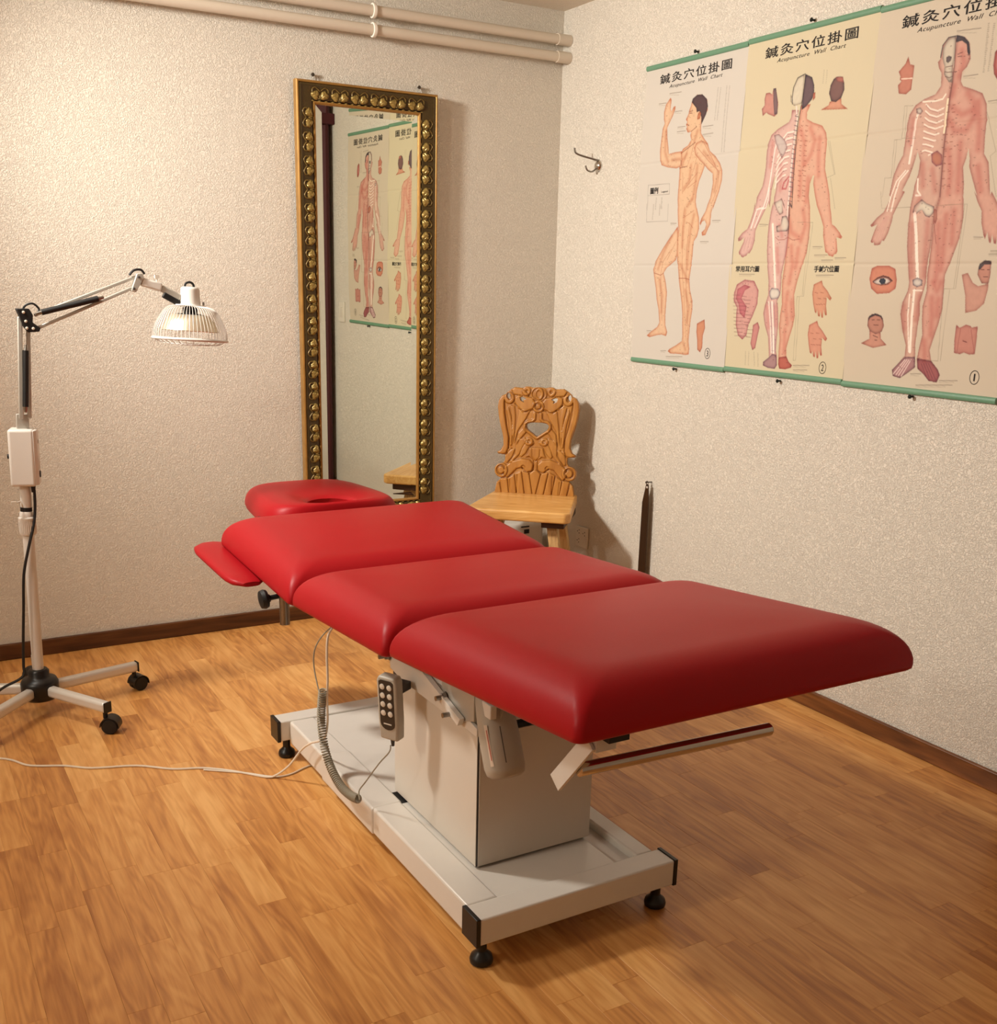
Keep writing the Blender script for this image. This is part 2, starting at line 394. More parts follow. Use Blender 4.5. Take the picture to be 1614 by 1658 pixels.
for nm, xx, lb in (('mirror_hook', -.205, 'left clear plastic hanger and nail above the mirror'), ('mirror_hook', .220, 'right clear plastic hanger and nail above the mirror')):
    bx = -.871+xx; zt = .39+MH
    t = empty('picture_hanger', (bx, 0, zt+.024), lb, 'hanger')
    MB().tube([(bx-.009,-.012,zt-.004),(bx-.008,-.010,zt+.010),(bx-.004,-.008,zt+.021),(bx+.004,-.008,zt+.021),(bx+.008,-.010,zt+.010),(bx+.009,-.012,zt-.004)], .0018, 6, smooth=4).build('plastic_loop', 'clear_plastic', t)
    MB().cyl((bx,-.001,zt+.024),(bx,-.014,zt+.024),.0035, seg=10).lathe([(.0065,0),(.006,.002),(.003,.004)], (bx,-.013,zt+.024), (0,-1,0), 14).build('nail', 'nail_steel', t)

# ------------------------------------------------------------------ acupuncture charts
PW, PH = .536, 1.05
NU, NV = 268, 526
ART=[
(3,'f',(246,208,172),(206,128,94),10,[234,558,204,588,164,629,124,678,113,708,120,735,131,774,138,813,151,851,159,898,148,914,110,934,88,949,105,954,151,944,176,941,203,945,208,931,195,904,192,870,194,827,196,788,186,750,173,720,190,701,237,675,249,637]),
(3,'f',(246,208,172),(206,128,94),10,[235,307,195,307,160,310,155,288,145,253,140,221,149,208,165,186,177,163,177,153,167,154,157,168,150,160,152,130,146,122,138,128,122,143,115,166,118,191,124,205,115,222,112,257,109,295,114,331,123,345,158,355,206,362,240,356]),
(3,'f',(246,206,168),(206,122,86),10,[264,150,261,163,254,175,251,188,240,204,248,213,243,221,249,229,246,235,255,248,274,248,271,258,277,274,262,291,237,299,227,312,231,336,224,360,225,381,224,412,223,440,223,468,228,500,228,482,227,504,232,537,238,567,236,604,239,645,244,675,254,712,261,750,271,787,281,825,288,862,291,900,296,939,295,958,263,975,226,991,218,999,234,1006,284,1005,322,1006,339,1003,340,982,333,956,334,921,336,884,342,846,340,816,324,779,317,742,322,705,326,661,327,613,343,595,350,570,345,534,329,498,330,505,322,480,324,446,334,412,348,389,359,367,372,337,368,294,350,279,328,257,325,233,326,217,353,187,346,153,317,133,289,130,266,147]),
(3,'f',(246,208,172),(206,128,94),10,[306,287,333,281,368,294,381,318,416,341,439,363,453,387,454,417,442,453,427,485,414,511,415,498,409,519,408,537,407,558,398,572,386,593,369,594,365,583,381,573,387,557,377,544,363,547,356,560,351,552,359,535,377,514,386,493,380,503,398,470,407,424,403,393,377,378,353,359,329,344,305,325,296,301]),
(3,'f',(98,76,78),(66,50,56),6,[264,151,268,140,289,131,317,132,343,150,352,174,346,199,325,230,322,206,309,185,295,187,291,173,276,161]),
(3,'f',(222,150,110),(180,100,70),5,[311,186,302,192,301,211,315,210,319,193]),
(3,'l',(120,60,45),None,1.6,[255,180,272,180]),
(3,'l',(120,60,45),None,1.6,[257,185,271,187]),
(3,'l',(120,60,45),None,1.6,[247,221,258,224]),
(3,'l',(120,60,45),None,1.6,[274,246,301,234]),
(3,'l',(120,60,45),None,1.6,[227,314,279,293,301,284]),
(3,'l',(120,60,45),None,1.6,[227,336,234,355]),
(3,'l',(120,60,45),None,1.6,[224,362,264,359]),
(3,'l',(170,95,70),None,1.2,[278,282,259,311,245,344]),
(3,'l',(170,95,70),None,1.2,[295,284,283,323,264,363]),
(3,'l',(170,95,70),None,1.2,[316,319,304,366,280,409]),
(3,'l',(170,95,70),None,1.2,[323,384,281,416,250,442]),
(3,'l',(170,95,70),None,1.2,[320,411,272,432]),
(3,'l',(170,95,70),None,1.2,[243,379,247,448]),
(3,'l',(170,95,70),None,1.2,[314,302,374,348,437,389,433,442,406,491]),
(3,'l',(170,95,70),None,1.2,[345,288,401,350,432,392]),
(3,'l',(176,110,80),None,1.3,[264,495,259,531,293,518,316,508]),
(3,'l',(176,110,80),None,1.3,[278,546,297,551,316,567]),
(3,'l',(176,110,80),None,1.3,[297,551,291,638,299,742,314,854,328,979]),
(3,'l',(176,110,80),None,1.3,[261,557,274,705,295,817,315,949]),
(3,'l',(176,110,80),None,1.3,[209,637,163,682,157,720,161,789,174,890]),
(3,'l',(176,110,80),None,1.3,[231,611,188,674]),
(3,'l',(150,70,50),None,1.5,[119,720,155,728,173,720]),
(3,'l',(150,70,50),None,1.5,[259,738,293,738,317,742]),
(3,'f',(226,160,125),(180,100,80),6,[372,893,401,881,412,877,418,906,409,933,411,974,401,992,385,983,380,949,372,920]),
(3,'l',(110,100,95),None,1.0,[54,409,173,411]),
(3,'l',(110,100,95),None,1.0,[173,411,175,446]),
(3,'l',(110,100,95),None,1.0,[55,445,175,446]),
(3,'l',(110,100,95),None,1.0,[54,409,57,496]),
(3,'l',(110,100,95),None,1.0,[51,474,57,537]),
(3,'l',(110,100,95),None,1.0,[57,538,174,539]),
(3,'l',(110,100,95),None,1.0,[174,539,173,480]),
(2,'f',(240,200,188),(184,120,120),10,[219,236,219,257,211,270,166,286,141,301,129,328,127,357,129,392,125,428,120,453,99,485,95,518,92,501,88,530,76,565,67,583,46,594,28,612,30,621,41,619,56,609,55,623,37,656,40,664,46,664,51,671,59,673,66,669,73,668,79,660,87,660,97,646,105,621,104,592,110,577,128,546,145,518,154,504,159,521,162,467,173,424,182,432,181,468,176,489,175,521,173,505,166,533,162,568,162,611,165,654,174,704,185,748,188,791,176,825,171,851,181,887,200,924,208,968,211,990,186,1007,187,1018,210,1024,242,1025,251,1013,247,984,240,966,240,929,242,885,236,834,230,809,241,790,242,762,240,726,244,697,249,673,252,613,242,509,250,472,247,349,247,239]),
(2,'f',(243,192,166),(205,122,100),10,[249,673,248,705,245,747,248,790,252,819,247,855,246,892,253,928,253,965,256,1009,263,1023,289,1023,314,1016,318,1008,302,998,289,981,286,956,296,919,307,885,312,853,306,817,302,789,310,750,323,705,338,663,342,622,341,581,335,540,333,513,334,528,324,493,324,459,334,435,340,435,339,459,349,491,363,526,356,514,381,555,397,586,400,613,409,640,416,661,426,664,431,671,439,672,449,675,453,668,461,666,465,659,455,618,474,623,478,618,466,605,446,588,431,580,424,550,413,517,418,532,410,494,397,456,383,421,380,384,380,347,373,317,353,295,313,282,286,269,284,250,296,228,256,227,253,298,247,349,250,472,242,509,252,613]),
(2,'f',(236,225,200),(170,150,130),5,[258,139,230,146,216,171,214,198,206,190,209,211,219,219,225,225,258,222,259,197]),
(2,'f',(120,98,102),(62,54,64),8,[261,139,290,152,302,176,305,199,299,215,277,233,260,241,258,197,261,164]),
(2,'f',(226,150,125),(180,100,80),4,[301,199,310,196,311,213,302,220]),
(2,'l',(60,45,48),None,2.2,[261,139,260,204,256,230,250,281,252,367,253,454,256,525,246,509,251,603]),
(2,'l',(45,40,45),None,2.0,[258,139,230,146,216,171,214,198,218,219]),
(2,'l',(226,212,200),None,4.5,[236,228,245,263,242,331,241,383,239,443,240,492,240,524,238,508,240,547,233,571,232,585]),
(2,'l',(105,85,92),None,1.6,[235,255,249,259]),
(2,'l',(105,85,92),None,1.6,[236,269,249,272]),
(2,'l',(105,85,92),None,1.6,[236,282,249,286]),
(2,'l',(105,85,92),None,1.6,[236,296,250,299]),
(2,'l',(105,85,92),None,1.6,[236,309,250,313]),
(2,'l',(105,85,92),None,1.6,[236,323,250,326]),
(2,'l',(105,85,92),None,1.6,[237,337,250,340]),
(2,'l',(105,85,92),None,1.6,[237,350,250,354]),
(2,'l',(105,85,92),None,1.6,[237,364,251,367]),
(2,'l',(105,85,92),None,1.6,[237,378,251,381]),
(2,'l',(105,85,92),None,1.6,[237,392,251,395]),
(2,'l',(105,85,92),None,1.6,[237,405,251,409]),
(2,'l',(105,85,92),None,1.6,[238,419,251,422]),
(2,'l',(105,85,92),None,1.6,[238,433,252,436]),
(2,'l',(105,85,92),None,1.6,[238,447,252,450]),
(2,'l',(105,85,92),None,1.6,[238,461,252,464]),
(2,'l',(105,85,92),None,1.6,[238,475,252,478]),
(2,'l',(105,85,92),None,1.6,[239,489,253,492]),
(2,'l',(105,85,92),None,1.6,[239,503,253,506]),
(2,'l',(105,85,92),None,1.6,[239,517,253,520]),
(2,'l',(240,222,208),None,4.2,[236,300,210,301,189,320,177,332]),
(2,'l',(140,95,100),None,1.1,[237,305,210,306,192,325]),
(2,'l',(240,222,208),None,4.2,[233,317,209,319,187,338,177,351]),
(2,'l',(140,95,100),None,1.1,[234,322,210,324,191,343]),
(2,'l',(240,222,208),None,4.2,[231,335,208,337,186,356,177,369]),
(2,'l',(140,95,100),None,1.1,[231,340,209,342,189,361]),
(2,'l',(240,222,208),None,4.2,[228,353,207,355,185,374,176,387]),
(2,'l',(140,95,100),None,1.1,[228,358,208,360,188,379]),
(2,'l',(240,222,208),None,4.2,[225,371,207,373,183,392,176,406]),
(2,'l',(140,95,100),None,1.1,[226,376,207,378,187,397]),
(2,'l',(240,222,208),None,4.2,[222,389,206,391,182,411,176,424]),
(2,'l',(140,95,100),None,1.1,[223,394,206,396,185,416]),
(2,'l',(240,222,208),None,4.2,[219,407,205,409,181,429,176,443]),
(2,'l',(140,95,100),None,1.1,[220,412,206,414,184,434]),
(2,'l',(240,222,208),None,4.2,[217,425,204,428,179,447,175,462]),
(2,'l',(140,95,100),None,1.1,[217,430,205,433,183,453]),
(2,'l',(190,110,110),None,5,[232,432,213,448,208,466,224,467,233,442]),
(2,'l',(240,226,215),None,4,[165,317,159,377,152,444,143,487,131,519,103,523,83,580]),
(2,'l',(240,226,215),None,3,[151,459,150,495,142,520,125,524,99,579]),
(2,'f',(226,208,200),(160,115,115),5,[152,302,173,301,202,321,216,346,196,376,180,354,163,328]),
(2,'f',(240,226,208),(160,120,115),6,[194,501,209,494,222,513,226,527,212,507,221,539,206,545,195,534,175,505]),
(2,'f',(240,226,208),(120,95,100),6,[217,549,237,548,251,571,246,595,226,595,200,596,195,578,215,574]),
(2,'l',(242,228,212),None,8,[179,572,189,622,203,690,217,769]),
(2,'f',(245,235,220),(140,120,130),6,[192,780,201,769,230,771,241,783,234,801,203,806,194,795]),
(2,'l',(242,228,215),None,6,[207,813,220,893,230,974]),
(2,'l',(242,228,215),None,3,[192,813,208,894,220,974]),
(2,'l',(120,110,140),None,1.2,[216,813,238,973]),
(2,'l',(120,110,140),None,1.2,[200,813,225,974]),
(2,'f',(190,150,150),(110,70,90),5,[211,990,186,1007,187,1018,210,1024,242,1025,250,1013,244,980,225,978]),
(2,'f',(205,115,100),(150,60,60),5,[256,987,257,1009,263,1023,289,1023,314,1016,318,1008,302,998,289,981]),
(2,'l',(175,120,125),None,1.0,[62,609,45,652]),
(2,'l',(175,120,125),None,1.0,[73,609,59,653]),
(2,'l',(175,120,125),None,1.0,[84,609,74,653]),
(2,'l',(175,120,125),None,1.0,[95,609,88,653]),
(2,'l',(165,95,85),None,1.4,[197,612,211,621,237,620,250,613,272,622,302,620]),
(2,'l',(165,90,95),None,1.6,[251,613,251,648,249,673]),
(2,'l',(150,80,65),None,1.3,[264,285,271,288]),
(2,'l',(150,80,65),None,1.3,[284,287,294,290]),
(2,'l',(150,80,65),None,1.3,[265,300,272,302]),
(2,'l',(150,80,65),None,1.3,[285,302,295,304]),
(2,'l',(150,80,65),None,1.3,[266,314,273,316]),
(2,'l',(150,80,65),None,1.3,[286,316,296,319]),
(2,'l',(150,80,65),None,1.3,[266,329,274,331]),
(2,'l',(150,80,65),None,1.3,[287,331,297,333]),
(2,'l',(150,80,65),None,1.3,[267,343,275,345]),
(2,'l',(150,80,65),None,1.3,[288,345,298,347]),
(2,'l',(150,80,65),None,1.3,[268,358,276,360]),
(2,'l',(150,80,65),None,1.3,[289,360,299,362]),
(2,'l',(150,80,65),None,1.3,[269,372,277,374]),
(2,'l',(150,80,65),None,1.3,[290,374,300,376]),
(2,'l',(150,80,65),None,1.3,[270,387,278,389]),
(2,'l',(150,80,65),None,1.3,[291,389,301,391]),
(2,'l',(150,80,65),None,1.3,[271,402,279,404]),
(2,'l',(150,80,65),None,1.3,[292,403,302,405]),
(2,'l',(150,80,65),None,1.3,[272,416,280,418]),
(2,'l',(150,80,65),None,1.3,[292,418,303,420]),
(2,'l',(150,80,65),None,1.3,[273,431,281,433]),
(2,'l',(150,80,65),None,1.3,[293,432,304,434]),
(2,'l',(150,80,65),None,1.3,[274,446,282,448]),
(2,'l',(150,80,65),None,1.3,[294,447,305,449]),
(2,'l',(150,80,65),None,1.3,[275,460,283,462]),
(2,'l',(150,80,65),None,1.3,[295,462,306,464]),
(2,'l',(150,80,65),None,1.3,[276,475,284,477]),
(2,'l',(150,80,65),None,1.3,[296,476,307,478]),
(2,'l',(150,80,65),None,1.3,[277,490,285,492]),
(2,'l',(150,80,65),None,1.3,[297,491,308,493]),
(2,'l',(150,80,65),None,1.3,[278,505,286,507]),
(2,'l',(150,80,65),None,1.3,[298,506,309,508]),
(2,'f',(222,160,145),(165,95,90),5,[98,173,114,173,126,180,129,163,140,163,147,183,156,208,157,240,145,247,117,237,108,231,93,240,86,218,97,208,94,190]),
(2,'f',(150,120,120),(100,80,88),5,[129,163,140,163,153,204,157,240,144,242,134,202]),
(2,'f',(232,170,140),(190,115,90),5,[373,231,370,240,339,250,449,260,421,243,417,226]),
(2,'f',(140,105,100),(70,55,60),8,[392,165,411,167,422,185,426,205,417,226,397,235,378,230,366,207,369,184,379,169]),
(2,'f',(205,130,115),(150,90,85),4,[385,165,415,168,421,185,394,178]),
(2,'f',(232,178,168),(175,95,105),10,[30,814,30,787,41,760,76,744,120,748,143,778,141,822,123,860,105,891,98,925,80,940,58,927,45,893,45,855,47,836]),
(2,'f',(214,130,135),(180,95,105),6,[40,806,45,775,77,760,106,767,80,779,66,805,92,831,85,869,61,854,54,824]),
(2,'l',(110,60,65),None,1.1,[25,795,59,795]),
(2,'l',(110,60,65),None,1.1,[68,798,91,799]),
(2,'l',(110,60,65),None,1.1,[26,807,81,807]),
(2,'l',(110,60,65),None,1.1,[77,810,109,810]),
(2,'l',(110,60,65),None,1.1,[28,819,70,819]),
(2,'l',(110,60,65),None,1.1,[86,822,106,822]),
(2,'l',(110,60,65),None,1.1,[29,831,92,830]),
(2,'l',(110,60,65),None,1.1,[94,834,102,834]),
(2,'l',(110,60,65),None,1.1,[31,843,81,843]),
(2,'l',(110,60,65),None,1.1,[81,846,99,846]),
(2,'l',(110,60,65),None,1.1,[32,855,69,855]),
(2,'l',(110,60,65),None,1.1,[89,858,117,858]),
(2,'l',(110,60,65),None,1.1,[33,868,92,867]),
(2,'l',(110,60,65),None,1.1,[98,870,114,870]),
(2,'l',(110,60,65),None,1.1,[35,880,80,879]),
(2,'l',(110,60,65),None,1.1,[84,882,110,882]),
(2,'l',(110,60,65),None,1.1,[36,892,102,890]),
(2,'l',(110,60,65),None,1.1,[93,894,107,894]),
(2,'l',(110,60,65),None,1.1,[38,904,91,903]),
(2,'l',(110,60,65),None,1.1,[102,906,125,905]),
(2,'l',(110,60,65),None,1.1,[39,916,79,916]),
(2,'l',(110,60,65),None,1.1,[88,919,122,918]),
(2,'l',(110,60,65),None,1.1,[41,929,102,927]),
(2,'l',(110,60,65),None,1.1,[97,930,118,930]),
(2,'f',(222,155,148),(165,90,95),5,[127,890,148,879,158,896,151,926,144,964,131,972,120,950,125,916]),
(2,'f',(234,172,140),(190,110,85),5,[382,756,414,744,420,758,439,773,461,796,455,803,440,793,441,821,447,846,440,848,432,831,432,855,426,855,419,835,418,852,411,851,405,832,402,843,396,839,387,815,379,784]),
(2,'f',(234,168,142),(190,105,88),5,[377,879,409,865,416,879,434,894,457,917,451,925,435,915,436,943,442,969,435,970,427,954,428,978,421,979,414,958,413,976,406,975,400,956,397,967,390,963,382,939,374,907]),
(2,'l',(140,70,55),None,1.2,[390,780,402,782]),
(2,'l',(140,70,55),None,1.2,[397,815,405,816]),
(2,'l',(140,70,55),None,1.2,[385,903,397,904]),
(2,'l',(140,70,55),None,1.2,[392,938,400,939]),
(2,'l',(140,70,55),None,1.2,[404,797,417,799]),
(2,'l',(140,70,55),None,1.2,[408,815,416,816]),
(2,'l',(140,70,55),None,1.2,[399,920,411,921]),
(2,'l',(140,70,55),None,1.2,[402,938,410,939]),
(2,'l',(140,70,55),None,1.2,[414,780,426,781]),
(2,'l',(140,70,55),None,1.2,[418,814,426,816]),
(2,'l',(140,70,55),None,1.2,[409,902,421,903]),
(2,'l',(140,70,55),None,1.2,[413,937,421,938]),
(2,'l',(140,70,55),None,1.2,[428,797,440,798]),
(2,'l',(140,70,55),None,1.2,[429,814,436,815]),
(2,'l',(140,70,55),None,1.2,[423,919,435,920]),
(2,'l',(140,70,55),None,1.2,[424,937,432,938]),
(2,'l',(120,110,95),None,0.9,[384,341,423,438,391,446]),
(2,'l',(120,110,95),None,0.9,[391,342,426,438]),
(2,'l',(120,110,95),None,0.9,[408,447,437,536]),
(2,'l',(120,110,95),None,0.9,[285,569,352,572,343,792,315,794,321,992,331,991,325,794]),
(2,'l',(120,110,95),None,0.9,[340,571,337,788]),
(1,'f',(232,188,168),(176,110,100),10,[257,118,239,117,223,135,221,167,214,174,220,190,230,203,233,235,219,254,185,262,159,274,143,296,139,323,140,357,138,401,125,424,113,455,106,506,112,509,103,530,92,550,71,564,50,584,55,589,74,582,67,599,57,630,62,633,69,632,71,640,77,640,85,640,92,638,97,627,104,629,115,608,124,576,126,559,140,531,158,498,149,495,168,459,176,435,186,395,198,421,197,451,188,485,186,513,187,499,182,540,181,589,186,645,197,694,209,743,208,765,195,797,192,830,207,880,222,916,222,945,198,972,182,988,187,1005,213,1009,234,995,261,975,257,939,254,914,255,863,258,828,253,796,261,764,265,743,261,694,265,646,264,571,276,518,269,381,266,263,268,231]),
(1,'f',(234,180,160),(176,110,100),10,[266,639,266,680,266,722,271,764,264,806,267,841,274,884,268,920,264,953,270,978,292,991,313,1009,340,1010,347,990,339,976,313,953,304,925,312,893,323,853,330,811,327,770,324,722,338,681,354,627,358,574,352,528,343,508,350,522,347,489,338,447,344,426,347,400,355,427,357,448,371,478,386,509,393,524,382,510,396,537,412,560,416,590,428,623,433,631,438,613,446,638,452,643,453,620,462,643,469,644,468,620,477,641,483,640,478,611,472,588,495,599,500,594,480,576,465,556,450,533,435,513,432,523,422,476,414,441,397,419,392,378,390,335,382,297,365,270,338,258,303,245,294,232,294,209,307,199,315,181,312,166,307,143,291,126,264,116,266,170,268,231,266,263,269,381,276,518,264,571]),
(1,'f',(92,78,82),(60,54,62),5,[264,116,287,124,304,139,312,166,309,174,302,162,298,144,282,133,264,134]),
(1,'f',(232,218,196),(150,130,118),8,[262,118,239,120,225,141,227,167,237,189,238,207,257,230,268,231,262,193,266,170]),
(1,'f',(120,105,105),(95,80,82),3,[239,166,246,163,256,167,255,176,247,181,240,177]),
(1,'l',(105,70,68),None,1.5,[243,190,261,190]),
(1,'l',(105,70,68),None,1.5,[239,201,249,204,264,205]),
(1,'l',(105,70,68),None,1.5,[243,213,255,218,266,216]),
(1,'l',(105,70,68),None,1.5,[274,164,288,161]),
(1,'l',(105,70,68),None,1.5,[275,170,288,171]),
(1,'l',(105,70,68),None,1.5,[267,205,277,206]),
(1,'l',(105,70,68),None,1.5,[262,118,266,170,268,231,266,263,269,381,276,518]),
(1,'l',(45,45,55),None,2.0,[262,118,239,118,223,135,221,164]),
(1,'l',(236,218,186),None,5.5,[261,271,262,309,263,354]),
(1,'l',(238,224,205),None,3.5,[182,268,221,271,244,269,252,258]),
(1,'l',(238,222,205),None,3.2,[252,292,233,297,209,289,193,276]),
(1,'l',(165,105,98),None,1.1,[234,301,209,293,194,280]),
(1,'l',(238,222,205),None,3.2,[253,307,233,312,209,304,194,293]),
(1,'l',(165,105,98),None,1.1,[234,316,209,308,195,297]),
(1,'l',(238,222,205),None,3.2,[255,322,233,327,209,319,195,310]),
(1,'l',(165,105,98),None,1.1,[234,331,209,323,196,314]),
(1,'l',(238,222,205),None,3.2,[256,337,233,342,209,334,196,327]),
(1,'l',(165,105,98),None,1.1,[234,346,209,338,197,331]),
(1,'l',(238,222,205),None,3.2,[247,355,233,357,209,349,197,344]),
(1,'l',(165,105,98),None,1.1,[234,361,209,353,198,348]),
(1,'l',(238,222,205),None,3.2,[239,372,233,372,209,364,199,361]),
(1,'l',(165,105,98),None,1.1,[234,376,209,368,199,365]),
(1,'l',(238,222,205),None,3.2,[231,390,234,387,209,379,200,378]),
(1,'l',(165,105,98),None,1.1,[234,391,209,383,200,382]),
(1,'l',(238,222,205),None,3.2,[223,408,234,402,209,394,201,396]),
(1,'l',(165,105,98),None,1.1,[234,406,209,398,201,400]),
(1,'l',(238,224,208),None,6,[172,290,166,317,166,372,162,424]),
(1,'f',(240,228,212),(150,115,110),4,[161,283,176,282,186,292,179,300,167,296]),
(1,'l',(238,224,208),None,3.6,[161,443,136,469,125,507,118,548]),
(1,'l',(238,224,208),None,3,[153,442,126,469,113,506,104,547]),
(1,'l',(238,224,208),None,4,[197,467,200,498,212,511,196,510]),
(1,'f',(242,230,208),(130,95,95),6,[217,521,234,532,261,542,262,557,249,570,235,566,221,549,199,562,191,554,195,537]),
(1,'f',(205,135,110),(150,85,95),5,[231,405,249,398,267,411,270,436,252,439,236,427]),
(1,'l',(240,228,212),None,9,[199,558,213,621,224,680,238,743]),
(1,'f',(240,228,215),(120,100,110),5,[219,736,234,729,253,736,253,750,238,755,223,750]),
(1,'l',(240,228,212),None,7,[230,764,232,832,238,933]),
(1,'l',(240,228,212),None,3,[216,775,218,832,234,933]),
(1,'l',(240,228,212),None,3,[226,764,255,764]),
(1,'f',(190,140,140),(100,64,76),5,[223,948,198,972,182,988,187,1005,213,1009,234,995,261,975,258,946]),
(1,'f',(178,104,104),(110,55,66),6,[265,949,270,978,292,991,313,1009,340,1010,347,990,339,976,313,953]),
(1,'l',(238,215,205),None,1.6,[188,999,224,956]),
(1,'l',(95,50,60),None,1.2,[302,997,281,963]),
(1,'l',(200,150,140),None,1.4,[64,628,99,561]),
(1,'l',(238,215,205),None,1.6,[198,1001,231,955]),
(1,'l',(95,50,60),None,1.2,[313,999,289,962]),
(1,'l',(200,150,140),None,1.4,[73,628,103,561]),
(1,'l',(238,215,205),None,1.6,[207,1002,238,955]),
(1,'l',(95,50,60),None,1.2,[324,1001,297,961]),
(1,'l',(200,150,140),None,1.4,[83,628,106,561]),
(1,'l',(238,215,205),None,1.6,[217,1003,245,954]),
(1,'l',(95,50,60),None,1.2,[335,1003,305,961]),
(1,'l',(200,150,140),None,1.4,[92,629,110,562]),
(1,'f',(205,140,122),(165,98,88),4,[260,547,271,551,275,575,271,588,263,579]),
(1,'l',(150,85,80),None,1.4,[281,639,266,585]),
(1,'l',(140,75,62),None,1.3,[262,286,269,286]),
(1,'l',(140,75,62),None,1.3,[279,288,286,288]),
(1,'l',(140,75,62),None,1.3,[263,304,271,304]),
(1,'l',(140,75,62),None,1.3,[280,306,288,306]),
(1,'l',(140,75,62),None,1.3,[265,323,272,323]),
(1,'l',(140,75,62),None,1.3,[282,325,289,325]),
(1,'l',(140,75,62),None,1.3,[266,341,274,341]),
(1,'l',(140,75,62),None,1.3,[283,343,291,343]),
(1,'l',(140,75,62),None,1.3,[268,360,275,360]),
(1,'l',(140,75,62),None,1.3,[285,362,292,361]),
(1,'l',(140,75,62),None,1.3,[269,378,277,378]),
(1,'l',(140,75,62),None,1.3,[286,380,294,380]),
(1,'l',(140,75,62),None,1.3,[270,397,278,397]),
(1,'l',(140,75,62),None,1.3,[288,399,295,398]),
(1,'l',(140,75,62),None,1.3,[272,416,279,416]),
(1,'l',(140,75,62),None,1.3,[289,417,297,417]),
(1,'l',(140,75,62),None,1.3,[273,435,281,434]),
(1,'l',(140,75,62),None,1.3,[291,436,298,436]),
(1,'l',(140,75,62),None,1.3,[275,453,282,453]),
(1,'l',(140,75,62),None,1.3,[292,455,300,454]),
(1,'l',(140,75,62),None,1.3,[276,472,284,472]),
(1,'l',(140,75,62),None,1.3,[294,473,301,473]),
(1,'l',(140,75,62),None,1.3,[278,491,285,491]),
(1,'l',(140,75,62),None,1.3,[295,492,303,492]),
(1,'f',(214,142,120),(170,95,80),5,[115,145,108,162,88,180,96,193,95,201,101,206,91,215,97,237,122,242,137,232,138,205,139,171,124,166]),
(1,'l',(240,215,195),None,2,[101,200,136,203]),
(1,'f',(190,100,92),(140,66,66),6,[394,168,385,177,385,205,391,228,402,242,414,240,417,210,409,181]),
(1,'f',(226,150,140),(200,120,112),5,[396,179,392,189,394,212,404,230,409,214,404,191]),
(1,'f',(226,150,122),(185,100,84),9,[73,704,91,697,133,697,156,706,166,737,165,760,145,773,102,776,79,761,69,734]),
(1,'f',(150,88,76),(120,70,64),4,[81,743,96,730,116,724,136,728,151,739,136,750,113,752,94,749]),
(1,'f',(240,228,215),(200,180,170),3,[85,742,101,734,117,730,134,733,144,740,131,747,110,749,94,747]),
(1,'f',(62,66,80),(40,42,56),3,[104,741,108,733,119,731,128,737,126,747,114,749]),
(1,'l',(60,40,42),None,1.8,[83,741,98,731,116,725,136,729,151,739]),
(1,'f',(220,160,138),(170,105,92),5,[88,878,91,904,60,919,106,930,155,919,132,902,129,884]),
(1,'f',(206,146,126),(140,90,84),6,[79,867,79,845,92,833,113,832,132,843,139,865,133,882,112,890,90,882]),
(1,'f',(98,78,78),(70,56,60),3,[80,856,83,839,103,831,127,837,135,854,123,840,104,837,87,844]),
(1,'l',(100,60,55),None,1.6,[94,850,103,849]),
(1,'l',(100,60,55),None,1.6,[113,849,122,849]),
(1,'l',(100,60,55),None,1.6,[102,864,118,864]),
(1,'l',(100,60,55),None,1.6,[103,894,121,899]),
(1,'l',(100,60,55),None,1.6,[110,907,119,907]),
(1,'f',(222,168,148),(180,120,106),6,[377,721,395,716,415,741,433,750,463,743,464,757,458,794,437,813,404,820,397,775]),
(1,'f',(212,152,132),(150,98,90),5,[426,721,426,698,440,685,462,686,465,721,463,744,442,743]),
(1,'f',(96,80,80),(70,58,62),3,[426,708,427,693,442,684,462,686,461,695,442,695,432,708]),
(1,'l',(100,60,55),None,1.6,[436,708,444,708]),
(1,'l',(100,60,55),None,1.6,[454,708,460,708]),
(1,'l',(100,60,55),None,1.6,[445,726,458,726]),
(1,'f',(216,150,134),(170,100,94),6,[381,851,392,859,402,855,411,850,426,853,430,857,448,853,450,892,450,926,432,928,415,924,403,929,384,927,380,889]),
(1,'l',(150,85,80),None,1.3,[396,861,394,895,394,923]),
(1,'l',(150,85,80),None,1.3,[429,863,438,893,447,920]),
(1,'l',(110,55,55),None,1.8,[408,893,420,896]),
(1,'l',(125,110,90),None,0.9,[151,274,123,272,127,356,173,360]),
(1,'l',(125,110,90),None,0.9,[131,273,136,357]),
(1,'l',(125,110,90),None,0.9,[128,359,103,358,107,458,84,457,83,508]),
(1,'l',(125,110,90),None,0.9,[387,318,431,416,416,426,450,527]),
(1,'l',(125,110,90),None,0.9,[111,358,114,458]),
(1,'l',(125,110,90),None,0.9,[75,493,84,539,182,540]),
(1,'l',(125,110,90),None,0.9,[261,539,365,541,363,757,327,758,335,952,295,951]),
(1,'l',(125,110,90),None,0.9,[357,542,357,757]),
(1,'l',(125,110,90),None,0.9,[345,761,343,951]),
(3,'s',(190,120,90),None,7,[259,318,238,337,240,354]),
(3,'s',(190,120,90),None,7,[286,358,280,409,254,431]),
(3,'s',(190,120,90),None,7,[320,360,315,418,304,469]),
(3,'s',(190,120,90),None,7,[299,472,278,492]),
(3,'s',(190,120,90),None,7,[308,248,295,280]),
(3,'s',(190,120,90),None,7,[134,231,138,301,157,337]),
(3,'s',(190,120,90),None,7,[180,332,221,332]),
(3,'s',(190,120,90),None,7,[413,367,390,349,349,319]),
(3,'s',(190,120,90),None,7,[432,392,418,451]),
